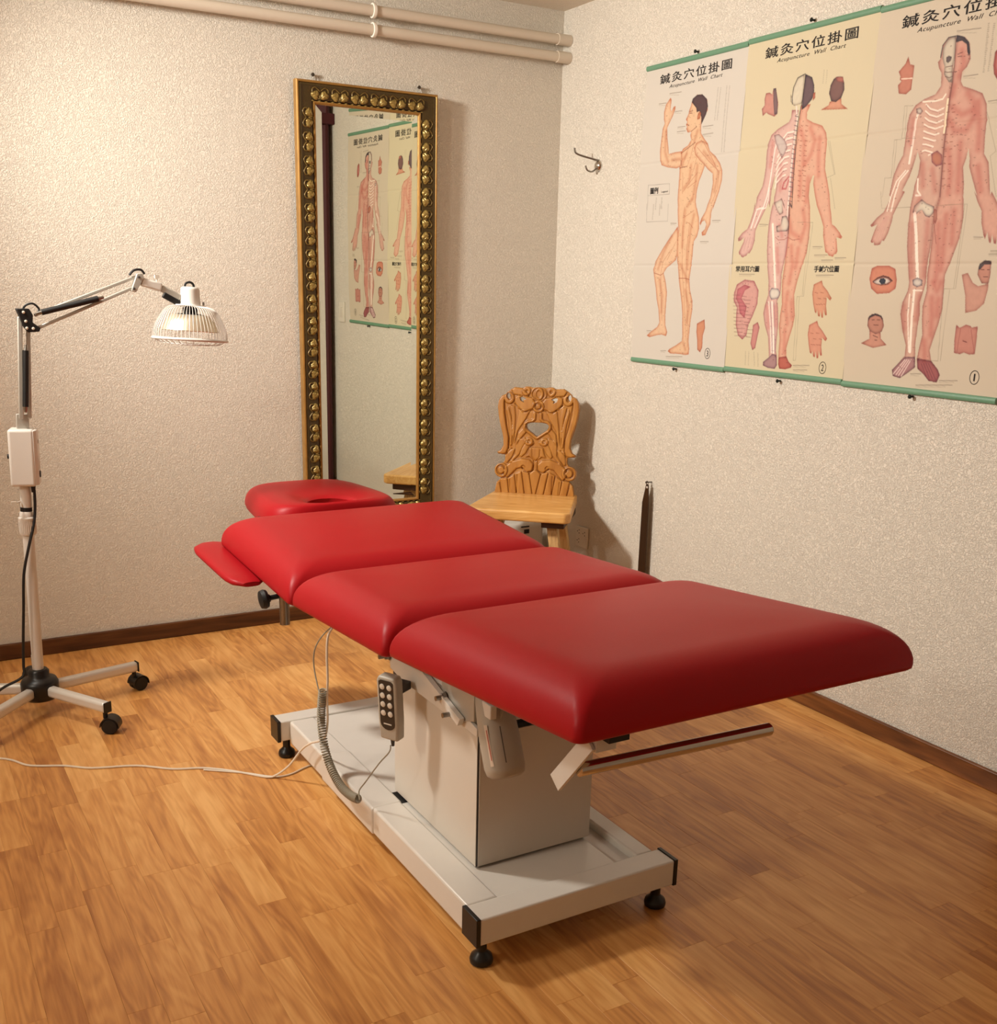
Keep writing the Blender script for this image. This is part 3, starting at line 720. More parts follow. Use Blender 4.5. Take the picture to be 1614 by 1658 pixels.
(3,'s',(190,120,90),None,7,[268,506,264,557,266,630]),
(3,'s',(190,120,90),None,7,[317,522,305,576,300,638,301,705]),
(3,'s',(190,120,90),None,7,[263,690,292,727,306,749]),
(3,'s',(190,120,90),None,7,[297,779,322,839,315,892]),
(3,'s',(190,120,90),None,7,[204,592,166,648,140,705]),
(3,'s',(190,120,90),None,7,[150,743,169,801,168,859]),
(3,'s',(190,120,90),None,7,[305,965,319,987]),
(2,'s',(205,125,105),None,9,[266,299,285,335,290,404]),
(2,'s',(205,125,105),None,9,[305,296,329,333,320,372,299,398]),
(2,'s',(205,125,105),None,9,[348,328,352,392,358,437]),
(2,'s',(205,125,105),None,9,[282,421,286,491]),
(2,'s',(205,125,105),None,9,[315,441,314,510]),
(2,'s',(205,125,105),None,9,[196,397,200,469]),
(2,'s',(205,125,105),None,9,[149,323,148,394]),
(2,'s',(205,125,105),None,9,[249,561,264,599,296,614]),
(2,'s',(205,125,105),None,9,[305,532,321,580,308,625]),
(2,'s',(205,125,105),None,9,[270,641,283,705,275,754]),
(2,'s',(205,125,105),None,9,[301,649,298,705]),
(2,'s',(205,125,105),None,9,[273,783,269,826,281,879]),
(2,'s',(205,125,105),None,9,[292,811,299,861]),
(2,'s',(205,125,105),None,9,[273,898,277,971]),
(2,'s',(205,125,105),None,9,[210,577,225,609]),
(2,'s',(205,125,105),None,9,[209,647,224,719]),
(2,'s',(205,125,105),None,9,[185,828,198,894]),
(2,'s',(205,125,105),None,9,[222,827,229,885]),
(1,'s',(196,112,96),None,10,[278,294,311,315,339,309]),
(1,'s',(196,112,96),None,10,[275,323,295,354,332,355,346,330]),
(1,'s',(196,112,96),None,10,[321,264,343,290,352,319]),
(1,'s',(196,112,96),None,10,[357,289,373,362,377,406]),
(1,'s',(196,112,96),None,10,[283,398,301,459,301,510]),
(1,'s',(196,112,96),None,10,[319,386,325,446,331,506]),
(1,'s',(196,112,96),None,10,[157,310,158,371]),
(1,'s',(196,112,96),None,10,[207,431,216,487]),
(1,'s',(196,112,96),None,10,[241,445,258,502]),
(1,'s',(196,112,96),None,10,[277,241,273,264]),
(1,'s',(196,112,96),None,10,[285,156,296,186,285,219]),
(1,'s',(196,112,96),None,10,[384,450,401,510]),
(1,'s',(196,112,96),None,10,[210,521,197,551]),
(1,'s',(196,112,96),None,10,[246,580,249,656,255,725]),
(1,'s',(196,112,96),None,10,[194,586,203,673,216,726]),
(1,'s',(196,112,96),None,10,[303,566,306,640,309,708]),
(1,'s',(196,112,96),None,10,[281,588,291,674,296,736]),
(1,'s',(196,112,96),None,10,[326,557,332,640]),
(1,'s',(196,112,96),None,10,[289,743,305,763,314,742]),
(1,'s',(196,112,96),None,10,[291,784,298,830,302,883]),
(1,'s',(196,112,96),None,10,[313,787,315,829]),
(1,'s',(196,112,96),None,10,[201,808,210,869]),
(1,'s',(196,112,96),None,10,[250,778,247,842]),
(1,'s',(196,112,96),None,10,[283,901,291,951]),
(3,'p',(120,108,96),None,3,[396,120,392,224]),
(3,'p',(120,108,96),None,3,[409,122,405,225]),
(3,'p',(120,108,96),None,3,[440,120,441,328]),
(3,'p',(120,108,96),None,3,[453,122,454,329]),
(3,'p',(120,108,96),None,5,[102,453,100,497]),
(3,'p',(120,108,96),None,6,[132,455,133,496]),
(3,'p',(120,108,96),None,5,[88,476,87,532]),
(3,'p',(120,108,96),None,6,[124,477,124,518]),
(2,'p',(120,108,96),None,2,[336,137,336,177]),
(2,'p',(120,108,96),None,2,[348,139,349,179]),
(2,'p',(120,108,96),None,3,[98,976,101,1024]),
(2,'p',(120,108,96),None,3,[138,976,146,1025]),
(2,'p',(120,108,96),None,3,[157,978,163,1024]),
(2,'p',(120,108,96),None,2,[114,976,116,1023]),
(1,'p',(120,108,96),None,5,[355,103,357,221]),
(1,'p',(120,108,96),None,5,[371,106,371,220]),
(3,'l',(135,122,108),None,1.5,[139,108,203,110]),
(3,'l',(160,146,128),None,1.0,[139,112,191,119]),
(3,'l',(135,122,108),None,1.5,[82,135,124,137]),
(3,'l',(160,146,128),None,1.0,[83,140,117,144]),
(3,'l',(135,122,108),None,1.5,[175,171,215,173]),
(3,'l',(160,146,128),None,1.0,[175,176,208,180]),
(3,'l',(135,122,108),None,1.5,[334,237,388,238]),
(3,'l',(160,146,128),None,1.0,[335,242,378,247]),
(3,'l',(135,122,108),None,1.5,[337,263,391,263]),
(3,'l',(160,146,128),None,1.0,[337,267,381,272]),
(3,'l',(135,122,108),None,1.5,[198,225,238,226]),
(3,'l',(160,146,128),None,1.0,[198,230,231,233]),
(3,'l',(135,122,108),None,1.5,[197,240,243,241]),
(3,'l',(160,146,128),None,1.0,[197,245,234,249]),
(3,'l',(135,122,108),None,1.5,[193,547,224,548]),
(3,'l',(160,146,128),None,1.0,[194,552,219,553]),
(3,'l',(135,122,108),None,1.5,[417,546,459,547]),
(3,'l',(160,146,128),None,1.0,[418,551,451,552]),
(3,'l',(135,122,108),None,1.5,[362,614,405,615]),
(3,'l',(160,146,128),None,1.0,[363,619,397,620]),
(3,'l',(135,122,108),None,1.5,[87,931,113,930]),
(3,'l',(160,146,128),None,1.0,[87,937,108,936]),
(3,'l',(135,122,108),None,1.5,[210,1019,304,1013]),
(3,'l',(160,146,128),None,1.0,[211,1025,286,1020]),
(3,'l',(135,122,108),None,1.5,[176,1000,208,998]),
(3,'l',(160,146,128),None,1.0,[176,1005,202,1004]),
(2,'l',(135,122,108),None,1.5,[362,644,402,645]),
(2,'l',(160,146,128),None,1.0,[362,649,395,650]),
(2,'l',(135,122,108),None,1.5,[372,669,425,669]),
(2,'l',(160,146,128),None,1.0,[373,673,415,674]),
(2,'l',(135,122,108),None,1.5,[458,678,502,678]),
(2,'l',(160,146,128),None,1.0,[459,682,494,683]),
(2,'l',(135,122,108),None,1.5,[403,684,450,684]),
(2,'l',(160,146,128),None,1.0,[404,689,441,689]),
(2,'l',(135,122,108),None,1.5,[323,1008,393,1003]),
(2,'l',(160,146,128),None,1.0,[324,1013,380,1009]),
(2,'l',(135,122,108),None,1.5,[325,1022,385,1018]),
(2,'l',(160,146,128),None,1.0,[326,1027,374,1024]),
(2,'l',(135,122,108),None,1.5,[120,570,158,572]),
(2,'l',(160,146,128),None,1.0,[121,576,151,576]),
(2,'l',(135,122,108),None,1.5,[48,727,118,727]),
(2,'l',(160,146,128),None,1.0,[49,733,105,732]),
(2,'l',(135,122,108),None,1.5,[388,729,459,728]),
(2,'l',(160,146,128),None,1.0,[388,733,445,733]),
(1,'l',(135,122,108),None,1.5,[300,221,343,222]),
(1,'l',(160,146,128),None,1.0,[300,225,336,230]),
(1,'l',(135,122,108),None,1.5,[263,107,335,112]),
(1,'l',(160,146,128),None,1.0,[263,111,323,121]),
(1,'l',(135,122,108),None,1.5,[386,292,417,292]),
(1,'l',(160,146,128),None,1.0,[387,296,412,299]),
(1,'l',(135,122,108),None,1.5,[248,994,284,991]),
(1,'l',(160,146,128),None,1.0,[249,999,277,997]),
(1,'l',(135,122,108),None,1.5,[347,1005,406,1000]),
(1,'l',(160,146,128),None,1.0,[348,1010,395,1006]),
(1,'l',(135,122,108),None,1.5,[271,1024,391,1013]),
(1,'l',(160,146,128),None,1.0,[271,1029,369,1020]),
(1,'l',(135,122,108),None,1.5,[398,625,426,626]),
(1,'l',(160,146,128),None,1.0,[399,630,421,630]),
(1,'l',(135,122,108),None,1.5,[455,661,482,661]),
(1,'l',(160,146,128),None,1.0,[456,665,478,665]),
(1,'l',(135,122,108),None,1.5,[451,669,482,669]),
(1,'l',(160,146,128),None,1.0,[452,673,476,673])]

GU, GV = np.meshgrid(np.linspace(0, PW*1000, NU), np.linspace(0, PH*1000, NV))
def inside(pts, U, V):
    P = np.array(pts, float).reshape(-1, 2); r = np.zeros(U.shape, bool)
    x0, y0 = P[:,0], P[:,1]; x1, y1 = np.roll(x0,-1), np.roll(y0,-1)
    for a, b, c, d in zip(x0, y0, x1, y1):
        if b == d: continue
        cond = (b > V) != (d > V)
        r ^= cond & (U < (c-a)*(V-b)/(d-b)+a)
    return r
def blur(a, n):
    for _ in range(n):
        p = np.pad(a, 1, mode='edge'); a = (p[:-2,1:-1]+p[2:,1:-1]+p[1:-1,:-2]+p[1:-1,2:]+2*a)/6
    return a
def seg_dist(P, U, V):
    d = np.full(U.shape, 1e9)
    for (a, b), (c, e) in zip(P[:-1], P[1:]):
        L2 = (c-a)**2+(e-b)**2+1e-9; t = np.clip(((U-a)*(c-a)+(V-b)*(e-b))/L2, 0, 1)
        d = np.minimum(d, np.hypot(U-(a+t*(c-a)), V-(b+t*(e-b))))
    return d
ARTK = .74
def paint(ch, base):
    rng = np.random.RandomState(ch*7)
    img = np.zeros((NV, NU, 3)); img[:] = lin(base)
    body = np.zeros((NV, NU))
    for c, k, col, edge, w_, pts in ART:
        if c != ch: continue
        P = np.array(pts, float).reshape(-1, 2)
        lo = np.floor(P.min(0)/2-10).astype(int); hi = np.ceil(P.max(0)/2+10).astype(int)
        u0, v0 = max(lo[0],0), max(lo[1],0); u1, v1 = min(hi[0],NU), min(hi[1],NV)
        if u1 <= u0 or v1 <= v0: continue
        U, V = GU[v0:v1,u0:u1], GV[v0:v1,u0:u1]; sub = img[v0:v1,u0:u1]
        if k == 'f':
            m = sum(inside(pts, U+dx, V+dy).astype(float) for dx, dy in ((-.5,-.5),(.5,-.5),(-.5,.5),(.5,.5)))/4
            n = int(w_*4.0); core = np.clip((blur(m, n)-.5)*2, 0, 1)
            e = ((1-core)**1.5)[...,None]
            fac = 1+.05*(blur(rng.rand(*m.shape), 6)[...,None]-.5)*6
            c3 = (np.array(lin(col))*(1-e)+np.array(lin(edge))*e)*fac
            sub[:] = sub*(1-m[...,None])+c3*ARTK*m[...,None]
            if m.sum() > 3000: body[v0:v1,u0:u1] = np.maximum(body[v0:v1,u0:u1], (core > .35)*m)
        elif k == 'l':
            a = np.clip((w_/2+1.0-seg_dist(P, U, V))/1.4, 0, 1)*min(1, w_/1.6)
            sub[:] = sub*(1-a[...,None])+np.array(lin(col))*a[...,None]
        elif k == 's':
            a = .5*np.exp(-(seg_dist(P, U, V)/w_)**2)
            sub[:] = sub*(1-a[...,None])+sub*np.array(lin(col))/np.array(lin((225, 190, 160)))*a[...,None]
        elif k == 'p':
            (a, b), (c_, d_) = P[0], P[1]
            n = int(abs(d_-b)/4.5)
            for i in range(n):
                t = (i+.5)/n; cx = a+(c_-a)*t; cy = b+(d_-b)*t; ww = w_*.9*(.6+.6*rng.rand())
                m = np.clip(1.2-np.maximum(np.abs(U-cx-ww/2)-ww/2, np.abs(V-cy)-.5), 0, 1)*.55
                sub[:] = sub*(1-m[...,None])+np.array(lin(col))*m[...,None]
    # acupuncture points and their tiny captions over the figures
    ys, xs = np.nonzero(body > .5)
    for i in rng.choice(len(ys), 230):
        y, x_ = ys[i], xs[i]; L = rng.randint(1, 4); k = rng.uniform(.35, .65)
        if 2 < y < NV-3 and x_ < NU-5:
            img[y, x_:x_+L] = img[y, x_:x_+L]*(1-k)+np.array(lin((90, 45, 42)))*k
            if rng.rand() < .3: img[y+1, x_:x_+1] *= .6
    # fold creases of the paper
    return img
def paper_shape(ch, U, V):
    u = U/(PW*1000); v = V/(PH*1000)
    bow = .004+.010*np.sin(PI*v)**.7*(.35+.65*(2*u-1)**2)+.0012*np.sin(v*17+ch)
    crease = .0016*np.exp(-((v-.32)/.004)**2)+.0016*np.exp(-((v-.66)/.004)**2)
    pinch = {3: .0050, 2: .0040, 1: .0055}[ch]*np.clip(np.sin(PI*np.clip(v,0,1)), 0, 1)*(1+.5*np.sin(v*7+ch))
    return bow-crease, -(2*u-1)*pinch
def text_obj(name, body, uvbox, ch, y0, mat, parent, bold=0.0, shear=0.0, space=1.0):
    u0, u1, vt, vb = uvbox
    cu = bpy.data.curves.new('t', 'FONT'); cu.body = body; cu.size = 1; cu.offset = bold; cu.shear = shear; cu.space_character = space; cu.resolution_u = 3
    o = bpy.data.objects.new('t', cu); COL.objects.link(o)
    dg = bpy.context.evaluated_depsgraph_get(); me = bpy.data.meshes.new_from_object(o.evaluated_get(dg)); bpy.data.objects.remove(o)
    n = len(me.vertices); co = np.zeros(n*3); me.vertices.foreach_get('co', co); co = co.reshape(-1, 3)
    mn, mx = co.min(0), co.max(0)
    U = u0+(co[:,0]-mn[0])/(mx[0]-mn[0])*(u1-u0); V = vb-(co[:,1]-mn[1])/(mx[1]-mn[1])*(vb-vt)
    bow, dy = paper_shape(ch, U, V)
    W = np.stack([-(bow+.0007), y0-U/1000+dy, ZT-V/1000], 1)
    off = OFF[parent.name]; W -= np.array(off)
    me.vertices.foreach_set('co', W.ravel()); me.materials.clear(); me.materials.append(MATS[mat]); me.update(); me.name = name
    ob = bpy.data.objects.new(name, me); COL.objects.link(ob); ob.parent = parent; OFF[ob.name] = off
    return ob
CH = {3: ((204, 197, 186), 0, 'acupuncture wall chart of a man in profile, nearest the corner'),
      2: ((206, 194, 164), 1, 'acupuncture wall chart of a man seen from behind, middle of three'),
      1: ((202, 189, 168), 2, 'acupuncture wall chart of a man seen from the front, cut by the right edge')}
for ch, (base, i, label) in CH.items():
    y0 = -.578-.536*i; ZT = 2.106+(.004 if i == 1 else 0)
    t = empty('wall_chart', (-.004, y0-PW/2, ZT), label, 'poster', 'acupuncture charts on the right wall')
    img = paint(ch, base)
    bow, dy = paper_shape(ch, GU, GV)
    X = -bow; Y = y0-GU/1000+dy; Z = ZT-GV/1000
    vs = np.stack([X, Y, Z], -1).reshape(-1, 3)-np.array(OFF[t.name])
    ii = np.arange(NU*NV).reshape(NV, NU); fs = np.stack([ii[:-1,:-1], ii[1:,:-1], ii[1:,1:], ii[:-1,1:]], -1).reshape(-1, 4)
    me = bpy.data.meshes.new('paper'); me.vertices.add(len(vs)); me.vertices.foreach_set('co', vs.ravel())
    me.loops.add(fs.size); me.loops.foreach_set('vertex_index', fs.ravel().astype(np.int32))
    me.polygons.add(len(fs)); me.polygons.foreach_set('loop_start', np.arange(len(fs), dtype=np.int32)*4)
    me.update(calc_edges=True); me.shade_smooth(); me.materials.append(MATS['chart_print'])
    at = me.color_attributes.new('print', 'FLOAT_COLOR', 'POINT')
    rgba = np.ones((NV, NU, 4), np.float32); rgba[...,:3] = np.clip(img, 0, 1); at.data.foreach_set('color', rgba.ravel())
    po = bpy.data.objects.new('paper_sheet', me); COL.objects.link(po); po.parent = t; OFF[po.name] = OFF[t.name]
    text_obj('chinese_title', '鍼灸穴位掛圖', (80, 458, 39, 72), ch, y0, 'ink_black', po, .010, 0, 1.22)
    text_obj('english_title', 'Acupuncture  Wall  Chart', (134, 415, 78, 93), ch, y0, 'ink_black', po, 0.0, .35, 1.12)['kind'] = 'stuff'
    if ch == 2:
        text_obj('ear_chart_heading', '常用耳穴圖', (31, 138, 700, 720), ch, y0, 'ink_black', po, .02)
        text_obj('hand_chart_heading', '手鍼穴位圖', (377, 479, 700, 720), ch, y0, 'ink_black', po, .02)
    if ch == 3:
        text_obj('legend_heading', '圖例', (68, 112, 419, 442), ch, y0, 'ink_black', po, .02)
        text_obj('legend_word', 'Legend', (131, 166, 433, 441), ch, y0, 'ink_grey', po, .01)
    cu, cv = {3: (442, 993), 2: (450, 1006), 1: (458, 987)}[ch]
    text_obj('chart_number', str(ch), (cu-(2.2 if ch == 1 else 5), cu+(2.2 if ch == 1 else 5), cv-10, cv+10), ch, y0, 'ink_black', po, 0)
    m = MB(); N = 28; vs = []
    for r in (1.0, .90):
        for k in range(N):
            a = 2*PI*k/N; U = cu+15*r*math.cos(a); V = cv+19*r*math.sin(a); b_, d_ = paper_shape(ch, np.array([U]), np.array([V]))
            vs.append((-(b_[0]+.0007), y0-U/1000+d_[0], ZT-V/1000))
    m.add(vs, [(k, (k+1) % N, N+(k+1) % N, N+k) for k in range(N)]); m.build('number_ring', 'ink_black', po, smooth=0)
    for nm, z0, z1 in (('top_rod', ZT-.0185, ZT), ('bottom_rod', ZT-PH-.002, ZT-PH+.0165)):
        m = MB(); pr = []
        for k in range(7):
            a = PI*k/6; pr.append((-.003-.0085*math.sin(a)**.7, (z0+z1)/2-(z1-z0)/2*math.cos(a)))
        vs = [(p[0], y0-.0006, p[1]) for p in pr]+[(p[0], y0-PW+.0006, p[1]) for p in pr]
        m.add(vs, [tuple(range(7)), tuple(range(13, 6, -1))]+[(k, (k+1) % 7, 7+(k+1) % 7, 7+k) for k in range(7)])
        m.build(nm, 'rod_green', t, smooth=40)
for y, z, lb in ((-.854, 2.113, 'dark nail above the chart of the man in profile'), (-1.389, 2.117, 'dark nail above the middle chart with the back view'),
                 (-.848, 1.046, 'dark nail under the chart of the man in profile'), (-1.384, 1.048, 'dark nail under the middle chart with the back view'),
                 (-1.914, 1.049, 'dark nail under the rightmost chart with the front view')):
    t = empty('wall_nail', (0, y, z), lb, 'nail')
    MB().cyl((-.0005, y, z), (-.015, y, z), .0032, seg=8).build('shank', 'nail_black', t)
    MB().lathe([(.0062,0),(.006,.002),(.0035,.004)], (-.014, y, z), (-1,0,0), 12).build('nail_head', 'nail_black', t)

# ------------------------------------------------------------------ coat hook, sockets, strap
hk = empty('coat_hook', (0, -.29, 1.80), 'small chrome double coat hook on the right wall beside the corner', 'hook')
MB().lathe([(.021,0),(.021,.004),(.017,.010),(.009,.014),(.002,.0155)], (-.0008, -.29, 1.790), (-1,0,0), 22).build('round_plate', 'chrome', hk)
MB().tube([(-.004,-.292,1.81),(-.02,-.29,1.812),(-.06,-.272,1.822),(-.085,-.262,1.830),(-.094,-.258,1.838),(-.096,-.257,1.852)], .0038, 8, smooth=4).build('upper_prong', 'steel', hk)
MB().tube([(-.006,-.29,1.795),(-.012,-.289,1.780),(-.030,-.286,1.767),(-.050,-.283,1.772),(-.058,-.281,1.788)], .0034, 8, smooth=4).build('lower_prong', 'steel', hk)
MB().box((-.004,-.293,1.768),(-.0008,-.287,1.812)).build('back_strip', 'steel', hk)

so = empty('wall_socket', (0, -.292, .29), 'white triple wall socket low on the right wall behind the chair', 'socket')
MB().box((-.009,-.337,.245),(-.0005,-.247,.335)).build('socket_plate', 'socket_white', so, bevel=.003)
m = MB()
for (dy, dz) in ((.022,.022),(-.020,.018),(.022,-.018),):
    for a in (0, 2.1, 4.2):
        m.cyl((-.0085,-.292+dy+.008*math.cos(a),.29+dz+.008*math.sin(a)),(-.0095,-.292+dy+.008*math.cos(a),.29+dz+.008*math.sin(a)),.0028,seg=8)
m.build('socket_holes', 'joint_grey', so)['kind'] = 'stuff'

st = empty('boot_horn', (0, -.74, .60), 'long dark metal shoehorn hanging from a nail on the right wall', 'shoehorn')
def YZ(pts, x0, x1): 
    m = MB(); n = len(pts); m.add([(x0,y,z) for y,z in pts]+[(x1,y,z) for y,z in pts], [tuple(range(n)), tuple(range(2*n-1,n-1,-1))]+[(i,(i+1)%n,n+(i+1)%n,n+i) for i in range(n)]); return m
YZ([(-.741,.600),(-.755,.598),(-.762,.53),(-.765,.28),(-.768,.12),(-.755,.085),(-.735,.085),(-.722,.12),(-.720,.28),(-.722,.525)], -.026, -.0225).build('horn_blade', 'dark_strap', st, bevel=.001)
MB().lathe([(.0045,0),(.0045,.001)], (-.0262,-.749,.588), (-1,0,0), 12).build('hanging_hole', 'key_white', st)
MB().tube([(-.024,-.747,.590),(-.029,-.746,.602),(-.024,-.744,.611),(-.020,-.746,.602),(-.024,-.747,.590)], .0014, 6, smooth=4).build('wire_loop', 'nail_steel', st)
t = empty('wall_nail', (0, -.744, .606), 'steel nail holding the long dark shoehorn', 'nail')
MB().cyl((-.0005,-.744,.606),(-.028,-.744,.606),.0022,seg=8).lathe([(.005,0),(.004,.002)], (-.028,-.744,.606), (-1,0,0), 12).build('nail_body', 'nail_steel', t)

# ------------------------------------------------------------------ white heater behind the chair
ht = empty('fan_heater', (-.20, -.09, 0), 'small white fan heater on the floor behind the carved chair', 'heater')
MB().box((-.30,-.13,.01),(-.095,-.03,.335)).build('housing', 'heater_white', ht, bevel=.02, bseg=4)
m = MB()
m.box((-.215,-.133,.318),(-.175,-.129,.323)); m.box((-.200,-.133,.290),(-.175,-.129,.308))
m.build('vent_slots', 'soft_black', ht)
MB().box((-.28,-.125,0),(-.115,-.035,.012)).build('foot_plate', 'soft_black', ht)

# ------------------------------------------------------------------ carved chair
SEAT = .494
chair = empty('carved_chair', (-.214, -.240, 0), 'carved honey-brown wooden chair with pierced scroll back, standing in the corner', 'chair', None, (0, 0, math.radians(-42.5)))
def prism_round(poly, z0, z1, name, mat, bev):
    return MB().prism(poly, z0, z1).build(name, mat, chair, bevel=bev, bseg=3)
seat = prism_round([(-.175,.0),(-.205,-.385),(-.188,-.405),(.188,-.405),(.208,-.385),(.175,.0)][::-1], SEAT-.042, SEAT, 'seat', 'seat_wood', .007)
for sx in (-1, 1):
    MB().box((sx*.135-.045, -.365, SEAT-.070), (sx*.135+.045, -.06, SEAT-.0425)).build('cleat', 'dark_cleat_wood', chair, bevel=.003)
for sx in (-1, 1):
    for yy, dy in ((-.30, -.075), (-.12, .045)):
        top = Vector((sx*.125, yy, SEAT-.069)); bot = Vector((sx*.195, yy+dy, 0.0))
        m = MB(); vs = []
        for p, h in ((bot, .0155), (top, .0215)):
            vs += [(p.x-h, p.y-h, p.z), (p.x+h, p.y-h, p.z), (p.x+h, p.y+h, p.z), (p.x-h, p.y+h, p.z)]
        m.add(vs, [(3,2,1,0),(4,5,6,7),(0,1,5,4),(1,2,6,5),(2,3,7,6),(3,0,4,7)]); m.build('leg', 'leg_wood', chair, bevel=.004)
# the back: a relief built from the carver's outline (half, mirrored)
BM_ = .59  # millimetres per drawing unit
def hp(pts): return [((x_-574)*BM_, (873-y_)*BM_) for x_, y_ in pts]
half = hp([(575,127),(530,133),(505,127),(480,125),(455,138),(400,133),(372,150),(345,170),(340,182),(310,195),(290,225),(283,270),(292,340),(312,420),(333,490),(335,540),(320,572),(290,590),(302,604),(350,608),(352,640),(340,662),(300,675),(281,700),(281,735),(300,762),(330,772),(302,800),(287,873)])
outline = half+[(-x_, y_) for x_, y_ in reversed(half)]
CS = 1.25
nx_ = int(372/CS); nz_ = int(448/CS)
BX, BZ = np.meshgrid((np.arange(nx_)-nx_/2)*CS, np.arange(nz_)*CS)
AX = -np.abs(BX)
solid = inside([c for p in outline for c in p], BX, BZ)
def half_in(pts): return inside([c for p in hp(pts) for c in p], AX, BZ)
def circ(cx, cy, rx, ry): 
    (a, b), = hp([(cx, cy)]); return ((AX-a)/(rx*BM_))**2+((BZ-b)/(ry*BM_))**2 < 1
heart = [(495,398),(500,386),(515,379),(540,375),(600,375),(600,456),(574,470),(562,462),(545,448),(520,432),(503,418)]
hole = half_in(heart) | circ(357,195,11,20) | (half_in([(440,205),(458,200),(482,212),(462,222),(470,236),(448,226)]))
h = np.where(solid, 10.0, 0)
def dome(mask, amp, n):
    global h
    b = np.clip((blur(mask.astype(float), n)-.42)/.58, 0, 1)**.6; h = h+amp*b*mask
def groove(pts, wd, dp, curve=True):
    global h
    P = np.array(hp(pts)); d = seg_dist(P, AX, BZ); h = h-dp*np.exp(-(d/wd)**2)
leaf = half_in([(335,190),(308,200),(290,230),(285,280),(300,370),(328,460),(338,540),(320,575),(290,590),(320,604),(358,598),(372,560),(372,480),(352,400),(332,310),(330,240)])
dome(leaf, 7, 9); dome(circ(366,212,36,40), 7, 8); dome(circ(366,206,14,20), -7, 3)
dome(half_in([(375,150),(400,136),(455,145),(500,180),(500,200),(440,190),(395,185)]), 6, 7)
dome(circ(485,158,30,33), 6, 7); dome(circ(488,160,10,11), -4, 3)
dome(half_in([(405,200),(430,190),(480,196),(530,205),(552,240),(535,280),(480,300),(430,280),(405,240)]), 7, 10)
dome(circ(574,176,56,48) & ~circ(574,176,48,42), 5, 3); dome(circ(574,176,32,42), 7, 6); dome(circ(574,178,20,28), -4, 3)
dome(circ(574,262,42,42), 6, 6); dome(circ(574,262,27,27), -4, 2); dome(circ(574,262,18,18), 6, 4)
for pl in ([(360,270),(385,340),(400,430),(398,540),(385,545),(378,470),(368,380),(350,300)], [(372,262),(405,265),(415,330),(415,440),(402,545),(398,440),(388,340)],
           [(440,290),(520,290),(490,350),(440,430),(410,540),(418,430)], [(440,450),(485,400),(500,440),(450,500),(425,545)],
           [(372,565),(425,560),(405,620),(370,665),(358,655)], [(430,500),(490,480),(505,500),(470,560),(455,600),(400,660),(375,668),(425,600)],
           [(470,560),(505,500),(545,500),(560,515),(520,550),(500,590),(470,620),(455,610)]):
    dome(half_in(pl), 5, 6)
ringd = seg_dist(np.array(hp([(574,482),(555,470),(530,452),(500,432),(483,410),(485,385),(505,369),(535,364),(551,350),(552,315)])), AX, BZ); h += 7*np.exp(-(ringd/5.2)**4)
dome(circ(520,507,30,28), 6, 6); dome(circ(520,507,13,12), -5, 3)
dome(half_in([(574,545),(525,550),(515,590),(498,618),(530,612),(574,640)]), 6, 8); groove([(545,560),(548,612),(574,640)], 2.2, 3)
dome(half_in([(355,690),(400,650),(470,628),(530,635),(560,665),(550,710),(515,722),(480,690),(440,700),(400,745),(375,770),(350,740)]), 8, 10)
dome(circ(488,688,16,16), -5, 3)
dome(circ(330,716,49,52), 7, 7); dome(circ(330,716,36,38), -5, 2); dome(circ(330,716,24,26), 8, 5)
for a, b in (((287,800,320,800),(287,873,338,873)), ((325,775,375,770),(340,873,392,873)), ((380,770,425,740),(395,873,448,873)), ((430,735,475,715),(450,873,504,873)), ((480,715,530,725),(507,873,560,873)), ((533,725,574,700),(563,873,590,873))):
    dome(half_in([(a[0],a[1]),(a[2],a[3]),(b[2],b[3]),(b[0],b[1])]), 6, 6)
for gl in ([(330,240),(352,400),(374,490),(374,560)], [(405,250),(470,305),(540,290)], [(560,640),(560,700),(530,735)], [(352,610),(400,560)], [(395,780),(400,873)], [(448,745),(448,873)]): groove(gl, 2.4, 3.5)
hole = hole & solid; ok = solid & ~hole
h = np.maximum(blur(h, 1), 5)
low = blur(h, 14)-h; groove_tone = np.clip(low/2.5, 0, 1)  # browner tone where the relief lies lower than its surroundings
lean = .115
def bp_(x_, z_, d_):
    x_, z_, d_ = x_/1000, z_/1000, d_/1000
    return (x_, -.030+math.sin(lean)*z_-math.cos(lean)*d_, SEAT-.002+math.cos(lean)*z_+math.sin(lean)*d_)
idx = -np.ones((2, nz_, nx_), int); vs = []; fs = []
cell = ok[:-1,:-1] & ok[1:,:-1] & ok[:-1,1:] & ok[1:,1:]
need = np.zeros_like(ok); need[:-1,:-1] |= cell; need[1:,:-1] |= cell; need[:-1,1:] |= cell; need[1:,1:] |= cell
edge_soft = np.clip((blur(ok.astype(float), 3)-.45)/.4, 0, 1)
for j, i in zip(*np.nonzero(need)):
    idx[0,j,i] = len(vs); vs.append(bp_(BX[j,i], BZ[j,i], 6+h[j,i]*(.55+.45*edge_soft[j,i])))
for j, i in zip(*np.nonzero(need)):
    idx[1,j,i] = len(vs); vs.append(bp_(BX[j,i], BZ[j,i], -6))
cj, ci = np.nonzero(cell)
